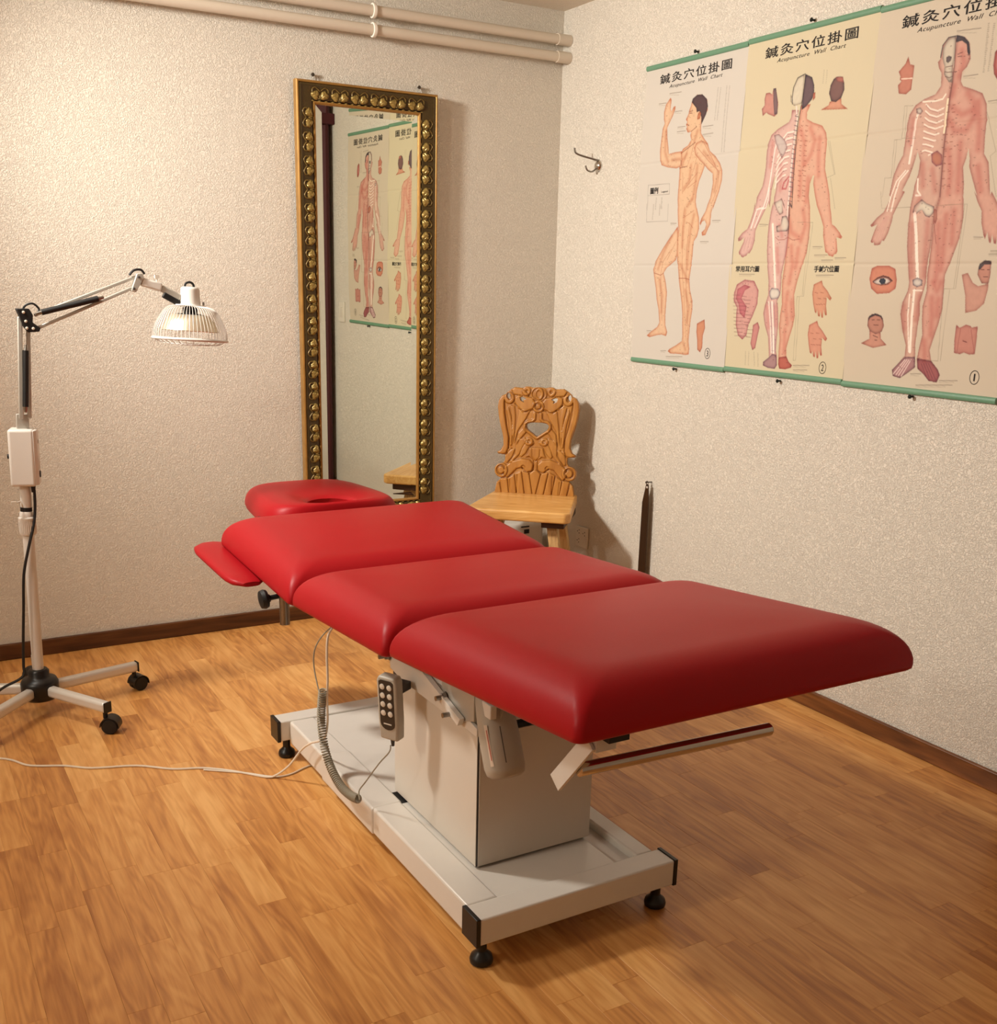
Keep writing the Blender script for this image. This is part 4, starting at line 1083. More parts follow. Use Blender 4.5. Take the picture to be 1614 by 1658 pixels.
for j, i in zip(cj, ci):
    fs.append((idx[0,j,i], idx[0,j,i+1], idx[0,j+1,i+1], idx[0,j+1,i]))
    fs.append((idx[1,j,i], idx[1,j+1,i], idx[1,j+1,i+1], idx[1,j,i+1]))
    if i == 0 or not cell[j,i-1]: fs.append((idx[0,j,i], idx[0,j+1,i], idx[1,j+1,i], idx[1,j,i]))
    if i+1 >= cell.shape[1] or not cell[j,i+1]: fs.append((idx[0,j,i+1], idx[1,j,i+1], idx[1,j+1,i+1], idx[0,j+1,i+1]))
    if j == 0 or not cell[j-1,i]: fs.append((idx[0,j,i], idx[1,j,i], idx[1,j,i+1], idx[0,j,i+1]))
    if j+1 >= cell.shape[0] or not cell[j+1,i]: fs.append((idx[0,j+1,i], idx[0,j+1,i+1], idx[1,j+1,i+1], idx[1,j+1,i]))
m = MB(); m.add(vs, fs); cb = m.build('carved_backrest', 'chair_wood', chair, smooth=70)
at = cb.data.attributes.new('groove_tone', 'FLOAT', 'POINT'); jj, ii_ = np.nonzero(need); sv = groove_tone[jj, ii_]
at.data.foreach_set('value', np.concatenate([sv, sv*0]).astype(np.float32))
q_ = MATS['chair_wood'].node_tree; an = q_.nodes.new('ShaderNodeAttribute'); an.attribute_name = 'groove_tone'
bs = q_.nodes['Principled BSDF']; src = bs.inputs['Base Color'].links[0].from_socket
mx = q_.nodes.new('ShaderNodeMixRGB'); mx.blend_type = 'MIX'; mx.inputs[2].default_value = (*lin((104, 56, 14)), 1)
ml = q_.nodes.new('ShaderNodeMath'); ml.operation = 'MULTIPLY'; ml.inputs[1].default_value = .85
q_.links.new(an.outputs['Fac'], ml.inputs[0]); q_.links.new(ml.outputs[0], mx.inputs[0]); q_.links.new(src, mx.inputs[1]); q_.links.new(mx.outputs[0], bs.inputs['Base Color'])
# ------------------------------------------------------------------ treatment couch
CX = -1.4235
couch = empty('treatment_couch', (CX, -1.80, 0), 'red upholstered height-adjustable treatment couch on a white steel base', 'couch')
def rrect(hx, hy, R, n=7, m=8):
    pts = []
    R = min(R, hx*.98, hy*.98)
    for cx, cy, a0 in ((hx-R, -hy+R, -90), (hx-R, hy-R, 0), (-hx+R, hy-R, 90), (-hx+R, -hy+R, 180)):
        for k in range(n+1):
            a = math.radians(a0+90*k/n); pts.append((cx+R*math.cos(a), cy+R*math.sin(a)))
    # subdivide the straight runs
    out = []
    for i, p in enumerate(pts):
        q_ = pts[(i+1) % len(pts)]; out.append(p)
        if (i+1) % (n+1) == 0:
            for k in range(1, m): out.append((p[0]+(q_[0]-p[0])*k/m, p[1]+(q_[1]-p[1])*k/m))
    return out
CU = -1.328
def cushion(name, y0, y1, z0, z1, T, hx, rx, cx=CU, parent=None, crown=.010, Rc=.016, mat='red_vinyl', under=True, rot=None):
    # z0: underside at the y0 end, z1: underside at the y1 end; y0 > y1 (towards the camera)
    cy, hy = (y0+y1)/2, abs(y0-y1)/2
    rings = []
    prof = [(.020, 0.0), (.006, 0.0), (.001, .004), (0, .012)]
    N = 12
    for k in range(1, N+1):
        a = PI/2*k/N; prof.append((rx*(1-math.cos(a)**.9), .012+(T-.012)*math.sin(a)**.98))
    for k in range(1, 5): prof.append((rx+(min(hx, hy)-rx)*.24*k, T+crown*(1-(1-k/4.2)**2)))
    for d, h in prof:
        s_ = min(1, d/rx) if rx else 1
        R = Rc+ (d*.42 if d > .001 else 0)
        rings.append([(x_, y_, h) for x_, y_ in rrect(hx-d, hy-d, R)])
    m = MB(); vs = []; n = len(rings[0])
    for r in rings:
        for x_, y_, h in r:
            t_ = (y_+hy)/(2*hy)
            vs.append((cx+x_*(1+(cy+y_+2.0)*.055)+(cy+y_+2.2)*.020, cy+y_, z1+(z0-z1)*t_+h))
    fs = []
    for i in range(len(rings)-1):
        for k in range(n):
            k2 = (k+1) % n; fs.append((i*n+k, i*n+k2, (i+1)*n+k2, (i+1)*n+k))
    m.add(vs, fs)
    c = len(m.v); t_ = .5; m.v.append((cx+(cy+2.2)*.020, cy, (z0+z1)/2+T+crown)); b = (len(rings)-1)*n
    for k in range(n): m.f.append((b+k, b+(k+1) % n, c)); m.mi.append(0)
    m.f.append(tuple(range(n-1, -1, -1))); m.mi.append(0)
    o = m.build(name, mat, parent, smooth=60)
    if under:
        u = MB(); a_ = .06
        u.add([(cx-hx+a_, y1+a_, z1-.012), (cx+hx-a_, y1+a_, z1-.012), (cx+hx-a_, y0-a_, z0-.012), (cx-hx+a_, y0-a_, z0-.012),
               (cx-hx+a_, y1+a_, z1+.001), (cx+hx-a_, y1+a_, z1+.001), (cx+hx-a_, y0-a_, z0+.001), (cx-hx+a_, y0-a_, z0+.001)],
              [(3,2,1,0),(4,5,6,7),(0,1,5,4),(1,2,6,5),(2,3,7,6),(3,0,4,7)])
        u.build('underboard', 'red_vinyl_dark', o)
    return o
HW = .398
cushion('leg_cushion', -2.075, -2.775, .582, .658, .098, HW, .115, parent=couch)
cushion('seat_cushion', -1.480, -2.055, .530, .570, .096, HW, .100, parent=couch)
bc = cushion('back_cushion', -.848, -1.468, .552, .524, .098, HW, .100, parent=couch)
# folded corner pleats
for (y, z) in ((-2.772, .660), (-2.053, .570), (-1.466, .524)):
    for sx in (-1, 1):
        c0 = Vector((CU+(y+2.2)*.020+sx*(HW*(1+(y+2.0)*.055)-.018), y+.015, z+.014)); rows = []
        m = MB(); m.lathe([(.001,-.017),(.010,-.014),(.016,-.006),(.0175,.002),(.015,.010),(.009,.018),(.001,.024)], c0, (-sx*.25,.25,1), 16, False)
        m.build('corner_pleat', 'red_vinyl', couch, smooth=70)
# head cushion with its face hole
hx0, hy0, hcx, hcy = .218, .265, -1.318, -.568
N = 96; m = MB(); vs = []; fs = []
def outer_(a):
    c, s_ = math.cos(a), math.sin(a); e = 4.2
    r = (abs(c)**e+abs(s_)**e)**(-1/e); x_, y_ = c*r*hx0, s_*r*hy0
    return x_*(1-.14*(y_/hy0)) , y_
def hole_(a): return .076*math.cos(a), -.156+.080*math.sin(a)
T_ = .074
prof = [(0.10,0,0),(.02,0,0),(.0,.0,.010)]
for k in range(1, 11):
    a = PI/2*k/10; prof.append((.30*(1-math.cos(a)), 0, .010+(T_-.010)*math.sin(a)))
prof += [(.42,0,T_+.003),(.52,0,T_+.002),(.66,0,T_+.001),(.76,0,T_-.003),(.85,0,T_-.007),(.92,0,T_-.010),(.97,0,T_-.014),(1.0,0,T_-.020),(.99,0,T_-.027),(.985,0,.0)]
for w_, _, h_ in prof:
    for k in range(N):
        a = 2*PI*k/N; o_, i_ = outer_(a), hole_(a); vs.append((hcx+o_[0]+(i_[0]-o_[0])*w_, hcy+o_[1]+(i_[1]-o_[1])*w_, .572+h_+.0*o_[1]))
for i in range(len(prof)-1):
    for k in range(N):
        k2 = (k+1) % N; fs.append((i*N+k, i*N+k2, (i+1)*N+k2, (i+1)*N+k))
m.add(vs, fs); hd = m.build('head_cushion', 'red_vinyl', couch, smooth=60)
MB().box((hcx-.12,hcy-.245,.560),(hcx-.080,hcy+.22,.5725)).box((hcx+.080,hcy-.245,.560),(hcx+.12,hcy+.22,.5725)).box((hcx-.08,hcy-.17,.560),(hcx+.08,hcy-.15,.572)).build('underboard', 'white_enamel', hd)
MB().cyl((hcx-.10,-1.14,.546),(hcx-.10,-.50,.552),.008).cyl((hcx+.10,-1.14,.546),(hcx+.10,-.50,.552),.008).build('head_rods', 'steel', couch)
kb = MB().cyl((-1.40,-.70,.552),(-1.55,-.70,.572),.006).build('head_lock_rod', 'soft_black', couch)
MB().lathe([(.010,0),(.020,.003),(.024,.010),(.020,.018),(.006,.021)], (-1.545,-.70,.572), (-1,0,.1), 20).build('lock_knob', 'soft_black', kb)
# small arm cushion hanging beside the back section
arm = MB()
A0, A1 = Vector((-1.738, -.780, .542)), Vector((-1.732, -1.180, .513))
rows = []
for i in range(13):
    t_ = i/12; c = A0.lerp(A1, t_); e = 1-abs(2*t_-1)**8*.55
    row = []
    for k in range(20):
        a = 2*PI*k/20; sgn = lambda v, p: math.copysign(abs(v)**p, v)
        row.append((c.x+.068*e*sgn(math.cos(a), .8)*(1-.18*t_), c.y, c.z+.015*e*sgn(math.sin(a), .7)+(-.22*(-.062*math.cos(a)))*0))
    rows.append(row)
arm.add([v for r in rows for v in r], [(i*20+k, i*20+(k+1) % 20, (i+1)*20+(k+1) % 20, (i+1)*20+k) for i in range(12) for k in range(20)]+[tuple(range(20)), tuple(range(12*20+19, 12*20-1, -1))])
ar = arm.build('arm_cushion', 'red_vinyl', couch, smooth=60)
MB().box((-1.72,-1.02,.500),(-1.50,-.99,.507)).build('arm_bracket', 'steel', ar)
kb = MB().cyl((-1.735,-1.30,.502),(-1.56,-1.30,.518),.007).build('side_lock_rod', 'soft_black', couch)
MB().lathe([(.010,-.004),(.012,.0),(.024,.004),(.027,.012),(.024,.022),(.006,.026)], (-1.724,-1.30,.503), (-1,-.0,-.09), 22).build('lock_knob', 'soft_black', kb)
MB().cyl((-1.700,-1.36,.444),(-1.700,-1.36,.526),.0135, seg=20).build('support_leg', 'steel', couch)
# section frames and lifting mechanism
m = MB()
for sx in (-1, 1):
    x_ = CX+sx*.185
    m.box((x_-.014, -1.50, .488), (x_+.014, -.90, .512))
m.box((CX-.185, -.94, .490), (CX+.185, -.91, .512)); m.build('back_frame', 'white_enamel', couch, bevel=.003)
m = MB()
for sx in (-1, 1):
    x_ = CX+sx*.185; 
    m.prism([(-2.05,.520),(-1.50,.485),(-1.50,.515),(-2.05,.552)], -.014, .014, Matrix(((0,0,1,x_),(1,0,0,0),(0,1,0,0),(0,0,0,1))))
    m.prism([(-2.60,.605),(-2.10,.545),(-2.10,.570),(-2.60,.625)], -.014, .014, Matrix(((0,0,1,x_),(1,0,0,0),(0,1,0,0),(0,0,0,1))))
m.box((CX-.185,-2.60,.600),(CX+.185,-2.57,.620)); m.build('seat_frame', 'white_enamel', couch, bevel=.003)
# side plate, straps and bolts seen above the cover on the left
def plateYZ(name, pts, x0, x1, mat, bev=.001):
    return YZ(pts, x0, x1).build(name, mat, couch, bevel=bev)
plateYZ('side_plate', [(-1.815,.498),(-1.825,.456),(-1.90,.445),(-2.25,.445),(-2.25,.462),(-2.02,.510),(-1.93,.545),(-1.84,.545)], -1.602, -1.594, 'white_enamel')
plateYZ('link_strap', [(-1.93,.540),(-1.94,.522),(-2.195,.452),(-2.205,.470)], -1.618, -1.606, 'white_enamel')
plateYZ('hinge_bracket', [(-2.10,.470),(-2.19,.458),(-2.24,.475),(-2.24,.570),(-2.09,.570)], -1.604, -1.596, 'lamp_grey')
for (y, z, L) in ((-1.822,.486,.030), (-2.118,.487,.030), (-2.158,.464,.034)):
    b_ = MB().cyl((-1.600,y,z),(-1.600-L,y,z),.0055,seg=12).lathe([(.0115,0),(.0115,.0015)], (-1.603,y,z), (-1,0,0), 18).lathe([(.0095,0),(.0095,.008)], (-1.606,y,z), (-1,0,0), 6)
    b_.build('bolt', 'steel', couch, smooth=30)
MB().box((-1.565,-2.19,.43),(-1.30,-1.80,.455)).box((-1.52,-2.14,.45),(-1.33,-1.86,.53)).build('lift_core', 'keypad_dark', couch)
MB().box((-1.600,-2.30,.50),(-1.585,-1.70,.53)).box((-1.262,-2.30,.45),(-1.247,-1.70,.53)).box((-1.595,-2.225,.452),(-1.25,-2.21,.53)).build('lift_frame', 'white_enamel', couch, bevel=.002)
# actuator under the leg section
a0, a1 = Vector((-1.568,-2.235,.565)), Vector((-1.562,-2.305,.372))
dr = (a1-a0).normalized()
m = MB(); zz = dr; xx = Vector((1,0,0)); yy = zz.cross(xx); L = (a1-a0).length; rows = []
for t_, rx_, ry_ in ((0,.028,.024),(.05,.034,.028),(.35,.038,.031),(.62,.041,.034),(.90,.041,.034),(.97,.038,.031),(1.0,.030,.024)):
    c = a0+dr*(L*t_); row = []
    for k in range(28):
        a = 2*PI*k/28; sg = lambda v: math.copysign(abs(v)**.75, v)
        row.append(c+xx*rx_*sg(math.cos(a))+yy*ry_*sg(math.sin(a)))
    rows.append(row)
m.add([v for r in rows for v in r], [(i*28+k, i*28+(k+1) % 28, (i+1)*28+(k+1) % 28, (i+1)*28+k) for i in range(6) for k in range(28)]+[tuple(range(28)), tuple(range(6*28+27, 6*28-1, -1))])
act = m.build('actuator_motor', 'grey_plastic', couch, smooth=50)
m = MB(); c = a0+dr*(L*.55)-yy*0
fdir = Vector((-.35,-.94,0)).normalized()
def on_motor(u_, v_, lift): # u along width angle, v along axis
    a = u_; cc = a0+dr*(L*v_); sg = lambda v: math.copysign(abs(v)**.75, v)
    return cc+xx*(.041+lift)*sg(math.cos(a))+yy*(.034+lift)*sg(math.sin(a))
def patch(u0, u1, v0, v1, lift=.0008, nu=6, nv=4):
    q_ = MB(); vs = [on_motor(u0+(u1-u0)*i/nu, v0+(v1-v0)*j/nv, lift) for j in range(nv+1) for i in range(nu+1)]
    q_.add(vs, [(j*(nu+1)+i, j*(nu+1)+i+1, (j+1)*(nu+1)+i+1, (j+1)*(nu+1)+i) for j in range(nv) for i in range(nu)]); return q_
# which side faces the viewer
best = min((( (on_motor(2*PI*k/32,.6,0)-a0).dot(Vector((.42,.80,.0)))), 2*PI*k/32) for k in range(32))[1]
patch(best+.35, best+.60, .45, .86).build('type_label', 'label_paper', act, smooth=0)
patch(best+.42, best+.48, .50, .80, .0014).build('label_print', 'label_red', act, smooth=0)
patch(best-.40, best-.36, .48, .84, .0010).build('seam_line', 'joint_grey', act, smooth=0)
MB().cyl(a0-dr*.06, a0+dr*.005, .017).build('actuator_rod', 'grey_plastic', act)
MB().tube([(-1.585,-2.21,.53),(-1.592,-2.24,.500),(-1.585,-2.285,.470),(-1.570,-2.290,.500),(-1.56,-2.28,.54)], .0035, 8, smooth=5).build('actuator_cable', 'grey_plastic', act)
# cover column of separate panels
PX0, PX1, PY0, PY1, PZ0, PZ1 = -1.578, -1.280, -2.212, -1.795, .1205, .430
MB().box((PX0, PY0+.002, PZ0), (PX0+.004, PY1, PZ1)).build('cover_panel', 'cover_panel', couch, bevel=.001)
MB().box((PX0+.0055, PY0, PZ0), (PX1-.0015, PY0+.004, PZ1-.004)).build('cover_panel', 'cover_panel', couch, bevel=.001)
MB().box((PX1-.004, PY0+.002, PZ0), (PX1, PY1, PZ1)).build('cover_panel', 'cover_panel', couch, bevel=.001)
MB().box((PX0+.005, PY1-.004, PZ0), (PX1-.005, PY1, PZ1)).build('cover_panel', 'cover_panel', couch, bevel=.001)
MB().box((PX0+.001, PY0+.0015, PZ0), (PX0+.0055, PY0+.0045, PZ1-.002)).build('corner_seal', 'joint_grey', couch)
MB().box((PX0-.003, PY0+.004, PZ1-.002), (PX0+.002, PY1, PZ1+.005)).build('edge_trim', 'joint_grey', couch)
# base: two cross bars, two long rails, deck
def bar(name, a, b, bev=.004, mat='white_enamel', par=couch): return MB().box(a, b).build(name, mat, par, bevel=bev, bseg=3)
fb = bar('cross_bar', (-1.666,-2.392,.060), (-1.176,-2.332,.1205))
rb = bar('cross_bar', (-1.692,-1.262,.060), (-1.166,-1.202,.1205))
for b_, (xa, xb), (ya, yb) in ((fb, (-1.6685,-1.1735), (-2.3935,-2.3305)), (rb, (-1.6945,-1.1635), (-1.2635,-1.2005))):
    bar('end_cap', (xa-.006, ya, .0585), (xa+.004, yb, .1220), .0015, 'black_plastic', b_)
    bar('end_cap', (xb-.004, ya, .0585), (xb+.006, yb, .1220), .0015, 'black_plastic', b_)
lr = bar('side_rail', (-1.664,-2.331,.050), (-1.590,-1.262,.1190), .006)
bar('rail_cover', (-1.668,-1.860,.048), (-1.588,-1.520,.1205), .007, 'white_enamel', lr)
bar('side_rail', (-1.235,-2.331,.060), (-1.190,-1.262,.1190), .005)
bar('deck_plate', (-1.5895,-2.3315,.105), (-1.292,-1.262,.1145), .001)
MB().box((-1.589,-1.86,.1146), (-1.545,-1.797,.1152)).build('deck_opening', 'soft_black', couch)
MB().box((-1.291,-2.331,.085),(-1.236,-1.262,.100)).build('deck_step', 'white_enamel', couch)
for x_, y_ in ((-1.645,-2.362),(-1.200,-2.362),(-1.665,-1.232),(-1.190,-1.232)):
    ft = MB().cyl((x_,y_,.022),(x_,y_,.062),.011,seg=16).lathe([(.019,.0),(.0235,.003),(.0245,.010),(.022,.018),(.013,.026),(.011,.030)], (x_,y_,0), (0,0,1), 26)
    ft.build('levelling_foot', 'black_plastic', couch)
# paper roll holder
MB().tube([(-1.655,-2.690,.5705),(-1.245,-2.700,.5655)], .0120, 20).build('paper_roll_bar', 'chrome', couch)
MB().lathe([(.0105,0),(.0105,.002)], (-1.2452,-2.700,.5655), (1,0,0), 20).build('bar_end_plug', 'black_plastic', couch)
pl = YZ([(-2.616,.532),(-2.642,.512),(-2.735,.625),(-2.712,.645)], -1.662, -1.656).build('roll_bracket', 'white_enamel', couch, bevel=.0008)
MB().box((-1.655,-2.735,.618),(-1.615,-2.62,.640)).build('bracket_flange', 'white_enamel', pl, bevel=.001)
MB().box((-1.645,-2.755,.640),(-1.605,-2.72,.652)).build('latch', 'soft_black', couch)

# ------------------------------------------------------------------ hand control with its coiled cord
hc = empty('hand_control', (-1.655,-1.945,.41), 'grey hand control with round buttons hanging on the side of the couch', 'remote control', None, (math.radians(4), 0, math.radians(-62)))
# local: x right, z up, front faces -y
def outline_hc():
    return [(-.0245,-.078),(.0245,-.078),(.0275,-.030),(.0275,.066),(.022,.078),(-.022,.078),(-.0275,.066),(-.0275,-.030)]
XZ = Matrix(((1,0,0,0),(0,0,-1,0),(0,1,0,0),(0,0,0,1)))
MB().prism(outline_hc(), -.014, .014, XZ).build('housing', 'grey_plastic', hc, bevel=.005, bseg=3)
kp = []
for k in range(9): kp.append((.020*math.cos(PI+PI*k/8), -.036+.016*math.sin(PI+PI*k/8)))
kp += [(.020,.066),(.014,.070),(-.014,.070),(-.020,.066)]
MB().prism(kp, .0142, .0150, XZ).build('keypad', 'keypad_dark', hc, smooth=0)
for r_ in range(4):
    for c_ in (-1, 1):
        MB().lathe([(.0068,0),(.0068,.0016),(.005,.0022)], (c_*.0098, -.0148, .054-.0215*r_), (0,-1,0), 16).build('button', 'key_white', hc)
MB().box((-.011,-.0154,-.0385),(.011,-.0149,-.0355)).build('printed_strip', 'key_white', hc)
MB().box((-.010,.012,.030),(.022,.050,.050)).build('hanger_arm', 'joint_grey', hc, bevel=.002)
MB().cyl((0,0,-.078),(0,0,-.098),.0055,.0035,seg=12).build('strain_relief', 'joint_grey', hc)
cc = empty('coiled_cord', (-1.70,-1.78,.13), 'grey coiled cord looping from under the couch to the hand control', 'cable')
path = [(-1.70,-1.634,.350),(-1.70,-1.622,.305),(-1.70,-1.618,.255),(-1.70,-1.634,.200),(-1.70,-1.672,.160),(-1.70,-1.735,.136),(-1.70,-1.80,.137),(-1.70,-1.855,.150)]
P = [Vector(p) for p in path]; Q = []
for i in range(len(P)-1):
    a, b_, c, d = P[max(i-1,0)], P[i], P[i+1], P[min(i+2,len(P)-1)]
    for k in range(20):
        t_ = k/20; Q.append(.5*((2*b_)+(c-a)*t_+(2*a-5*b_+4*c-d)*t_*t_+(3*b_-a-3*c+d)*t_**3))
Ls = [0]
for i in range(1, len(Q)): Ls.append(Ls[-1]+(Q[i]-Q[i-1]).length)
turns = 58; hel = []; nst = turns*12
for s_ in range(nst):
    L = Ls[-1]*s_/nst; i = max(0, min(len(Q)-2, next(j for j in range(len(Ls)) if Ls[j] >= L)-1 if L > 0 else 0))
    f = (L-Ls[i])/(Ls[i+1]-Ls[i]+1e-9); p = Q[i].lerp(Q[i+1], f); tg = (Q[i+1]-Q[i]).normalized()
    sd = tg.cross(Vector((1,0,0))).normalized(); u_ = Vector((1,0,0)); a = 2*PI*s_/12
    hel.append(p+sd*.0092*math.cos(a)+u_*.0092*math.sin(a))
MB().tube(hel, .0022, 6).build('coil', 'cable_grey', cc, smooth=80)
MB().tube([(-1.66,-1.65,.53),(-1.69,-1.62,.49),(-1.70,-1.585,.443),(-1.70,-1.574,.395),(-1.70,-1.60,.345),(-1.70,-1.62,.325)], .0018, 6, smooth=5).build('cord_strand', 'cable_grey', cc)
MB().tube([(-1.70,-1.862,.152),(-1.695,-1.848,.168),(-1.685,-1.864,.196),(-1.672,-1.915,.262),(-1.660,-1.945,.300),(-1.655,-1.942,.315)], .0018, 6, smooth=5).build('cord_strand', 'cable_grey', cc)

pw_ = [(-2.62,-.78,.0032),(-2.45,-.86,.0032),(-2.395,-.886,.0032),(-2.365,-.915,.0032),(-2.325,-.975,.0032),(-2.241,-1.02,.0032),(-2.176,-1.070,.0032),(-2.065,-1.110,.0032),(-1.98,-1.178,.0032),(-1.901,-1.212,.0032),(-1.831,-1.272,.0032),(-1.767,-1.345,.0034),(-1.742,-1.362,.010),(-1.715,-1.40,.050),(-1.695,-1.445,.110),(-1.688,-1.50,.150),(-1.685,-1.56,.180),(-1.684,-1.60,.208),(-1.686,-1.625,.26),(-1.69,-1.635,.33),(-1.692,-1.648,.385),(-1.694,-1.652,.446),(-1.69,-1.655,.50),(-1.67,-1.66,.53)]
tag(MB().tube(pw_, .003, 8, smooth=5).build('power_cable', 'cable_white'), 'white power cable running across the floor from the couch to the left', 'cable')
tag(MB().tube([(-1.905,-1.222,.0030),(-1.85,-1.262,.0028),(-1.802,-1.300,.0028),(-1.748,-1.352,.0028),(-1.700,-1.36,.0028),(-1.62,-1.33,.0028),(-1.50,-1.34,.0028)], .0026, 8, smooth=5).build('power_cable', 'cable_white'), 'short second strand of white cable on the floor beside the rear couch foot', 'cable')

# ------------------------------------------------------------------ mineral heat lamp on its wheeled stand
LX, LY = -2.240, -.578
lamp = empty('heat_lamp', (LX, LY, 0), 'white medical heat lamp with wire guard on a five-wheeled stand', 'lamp')
MB().lathe([(.030,.050),(.047,.052),(.055,.062),(.056,.104),(.050,.116),(.036,.121),(.031,.126),(.031,.142),(.026,.148),(.010,.149)], (LX,LY,0), (0,0,1), 36).build('hub', 'black_plastic', lamp, smooth=45)
for k in range(5):
    a = math.radians(13-72*k); c, s_ = math.cos(a), math.sin(a)
    M = Matrix(((c,-s_,0,LX),(s_,c,0,LY),(0,0,1,0),(0,0,0,1)))
    R0, R1 = .045, .318 if k != 1 else .300
    lg = MB().box((R0,-.0145,.066),(R1,.0145,.100)).build('leg', 'brushed_aluminium', lamp, bevel=.010, bseg=4, M=M)
    MB().box((R1-.002,-.0145,.066),(R1+.002,.0145,.100)).build('end_cap', 'black_plastic', lg, bevel=.0105, bseg=4, M=M)
    cr = math.radians([20, -25, 60, 140, 200][k]); M2 = Matrix.Translation((LX+c*(R1-.012), LY+s_*(R1-.012), 0)) @ Matrix.Rotation(cr, 4, 'Z')
    ca = MB(); ca.cyl((0,0,.048),(0,0,.068),.007,seg=12)
    n = 18; hood = []
    for sd in (-.019, .019):
        pass
    for sd0, sd1 in ((-.021,-.003),(.003,.021)):
        ca.lathe([(.004,0),(.022,.0005),(.0245,.003),(.0245,abs(sd1-sd0)-.003),(.022,abs(sd1-sd0)-.0005),(.004,abs(sd1-sd0))], (.014, sd0, .0245), (0,1,0), 24)
    ca.build('caster', 'soft_black', lamp, M=M2)
    hd_ = MB(); vs = []
    for r_ in (.0262, .0285):
        for k2 in range(15):
            a2 = math.radians(-10+190*k2/14)
            vs.append((.014+r_*math.cos(a2), r_*math.sin(a2)+.0245))
    poly = vs[:15]+vs[15:][::-1]
    hd_.prism(poly, -.0215, .0215, XZ @ Matrix.Identity(4)); hd_.build('caster_hood', 'black_plastic', lamp, M=M2)
PT = Vector((-2.226,-.578,.60))
pole = MB().tube([(LX,LY,.146),(-2.2285,-.578,.615)], .0165, 24).build('lower_pole', 'white_plastic', lamp)
pts = [(.0195,0),(.0235,.002),(.0235,.008)]
MB().lathe([(.0175,0),(.0215,.002),(.0235,.006),(.0235,.046),(.0245,.048),(.0245,.054),(.020,.058),(.019,.070),(.0165,.074)], (-2.229,-.578,.575), (0,0,1), 40).build('clamp_collar', 'white_plastic', lamp)
m = MB()
for k in range(28):
    a = 2*PI*k/28; m.cyl((-2.229+.0235*math.cos(a),-.578+.0235*math.sin(a),.583),(-2.229+.0235*math.cos(a),-.578+.0235*math.sin(a),.619),.0011,seg=5)
m.build('collar_ribs', 'white_plastic', lamp)['kind'] = 'stuff'
MB().cyl((-2.2285,-.578,.646),(-2.2275,-.578,.661),.0168,seg=24).build('black_band', 'soft_black', lamp)
MB().cyl((-2.2280,-.578,.640),(-2.225,-.578,.725),.0160,seg=24).build('upper_pole', 'white_plastic', lamp)
MB().cyl((-2.243,-.588,.680),(-2.258,-.600,.679),.0025,seg=8).box((-2.270,-.607,.674),(-2.256,-.598,.6845)).build('thumb_screw', 'key_white', lamp)
# control box (local frame turned a little)
BM2 = Matrix.Translation((-2.216,-.585,.812)) @ Matrix.Rotation(math.radians(1.5), 4, 'Y') @ Matrix.Rotation(math.radians(-14), 4, 'Z')
bx = MB().box((-.042,-.034,-.084),(.028,.034,.084)).build('control_box', 'white_plastic', lamp, bevel=.008, bseg=4, M=BM2)
MB().prism([(.026,-.033),(.036,-.020),(.036,.024),(.026,.033)], -.080, .082, None).build('box_side', 'white_plastic', bx, bevel=.003, M=BM2)
MB().cyl((.0355,-.002,-.050),(.0385,-.002,-.050),.010,seg=20).build('knob', 'soft_black', bx, M=BM2)
MB().box((.0355,-.010,-.034),(.037,.008,-.006)).build('scale_panel', 'key_white', bx, bevel=.0008, M=BM2)
MB().cyl((.0355,.000,.046),(.0372,.000,.046),.006,seg=16).build('indicator', 'grey_plastic', bx, M=BM2)
MB().cyl((-.043,-.02,.004),(-.047,-.02,.004),.007,seg=14).build('side_button', 'soft_black', bx, M=BM2)
MB().cyl((.016,-.010,-.083),(.016,-.010,-.104),.007,.0055,seg=12).build('cord_bush', 'soft_black', bx, M=BM2)
MB().box((-.020,-.006,.083),(.014,.012,.126)).build('arm_bracket', 'lamp_grey', lamp, bevel=.0015, M=Matrix.Translation((-2.2175,-.585,.812)) @ Matrix.Rotation(math.radians(3), 4, 'Y'))
ya = -.600
def lbar(name, p, q_, w_, d_, mat='lamp_grey', par=lamp, y=ya):
    p = Vector((p[0], y, p[1])); q2 = Vector((q_[0], y, q_[1])); dr = (q2-p); L = dr.length; dr.normalize(); sd = dr.cross(Vector((0,1,0)))
    M = Matrix(((dr.x, 0, sd.x, p.x),(0, 1, 0, p.y),(dr.z, 0, sd.z, p.z),(0,0,0,1)))
    return MB().box((0,-d_/2,-w_/2),(L,d_/2,w_/2)).build(name, mat, par, bevel=min(w_,d_)*.25, M=M)
lbar('lower_arm_bar', (-2.219,.925), (-2.197,1.215), .013, .010, y=-.598)
lbar('lower_arm_bar', (-2.196,.925), (-2.174,1.215), .012, .010, y=-.588)
def spring(p, q_, par, y, r=.0085):
    a = Vector((p[0],y,p[1])); b_ = Vector((q_[0],y,q_[1])); d_ = (b_-a).normalized()
    MB().cyl(a, b_, r, seg=16).build('spring_sleeve', 'soft_black', par)
    MB().cyl(a-d_*.016, a, .004, .006, seg=12).cyl(b_, b_+d_*.016, .006, .004, seg=12).build('spring_end', 'steel', par)
spring((-2.206,.962), (-2.191,1.122), lamp, -.612)
el = MB().prism([(-2.207,1.238),(-2.172,1.238),(-2.163,1.220),(-2.166,1.200),(-2.146,1.184),(-2.150,1.174),(-2.180,1.172),(-2.192,1.190)], -(-.590), -(-.616), XZ).build('elbow_plate', 'soft_black', lamp, bevel=.002)
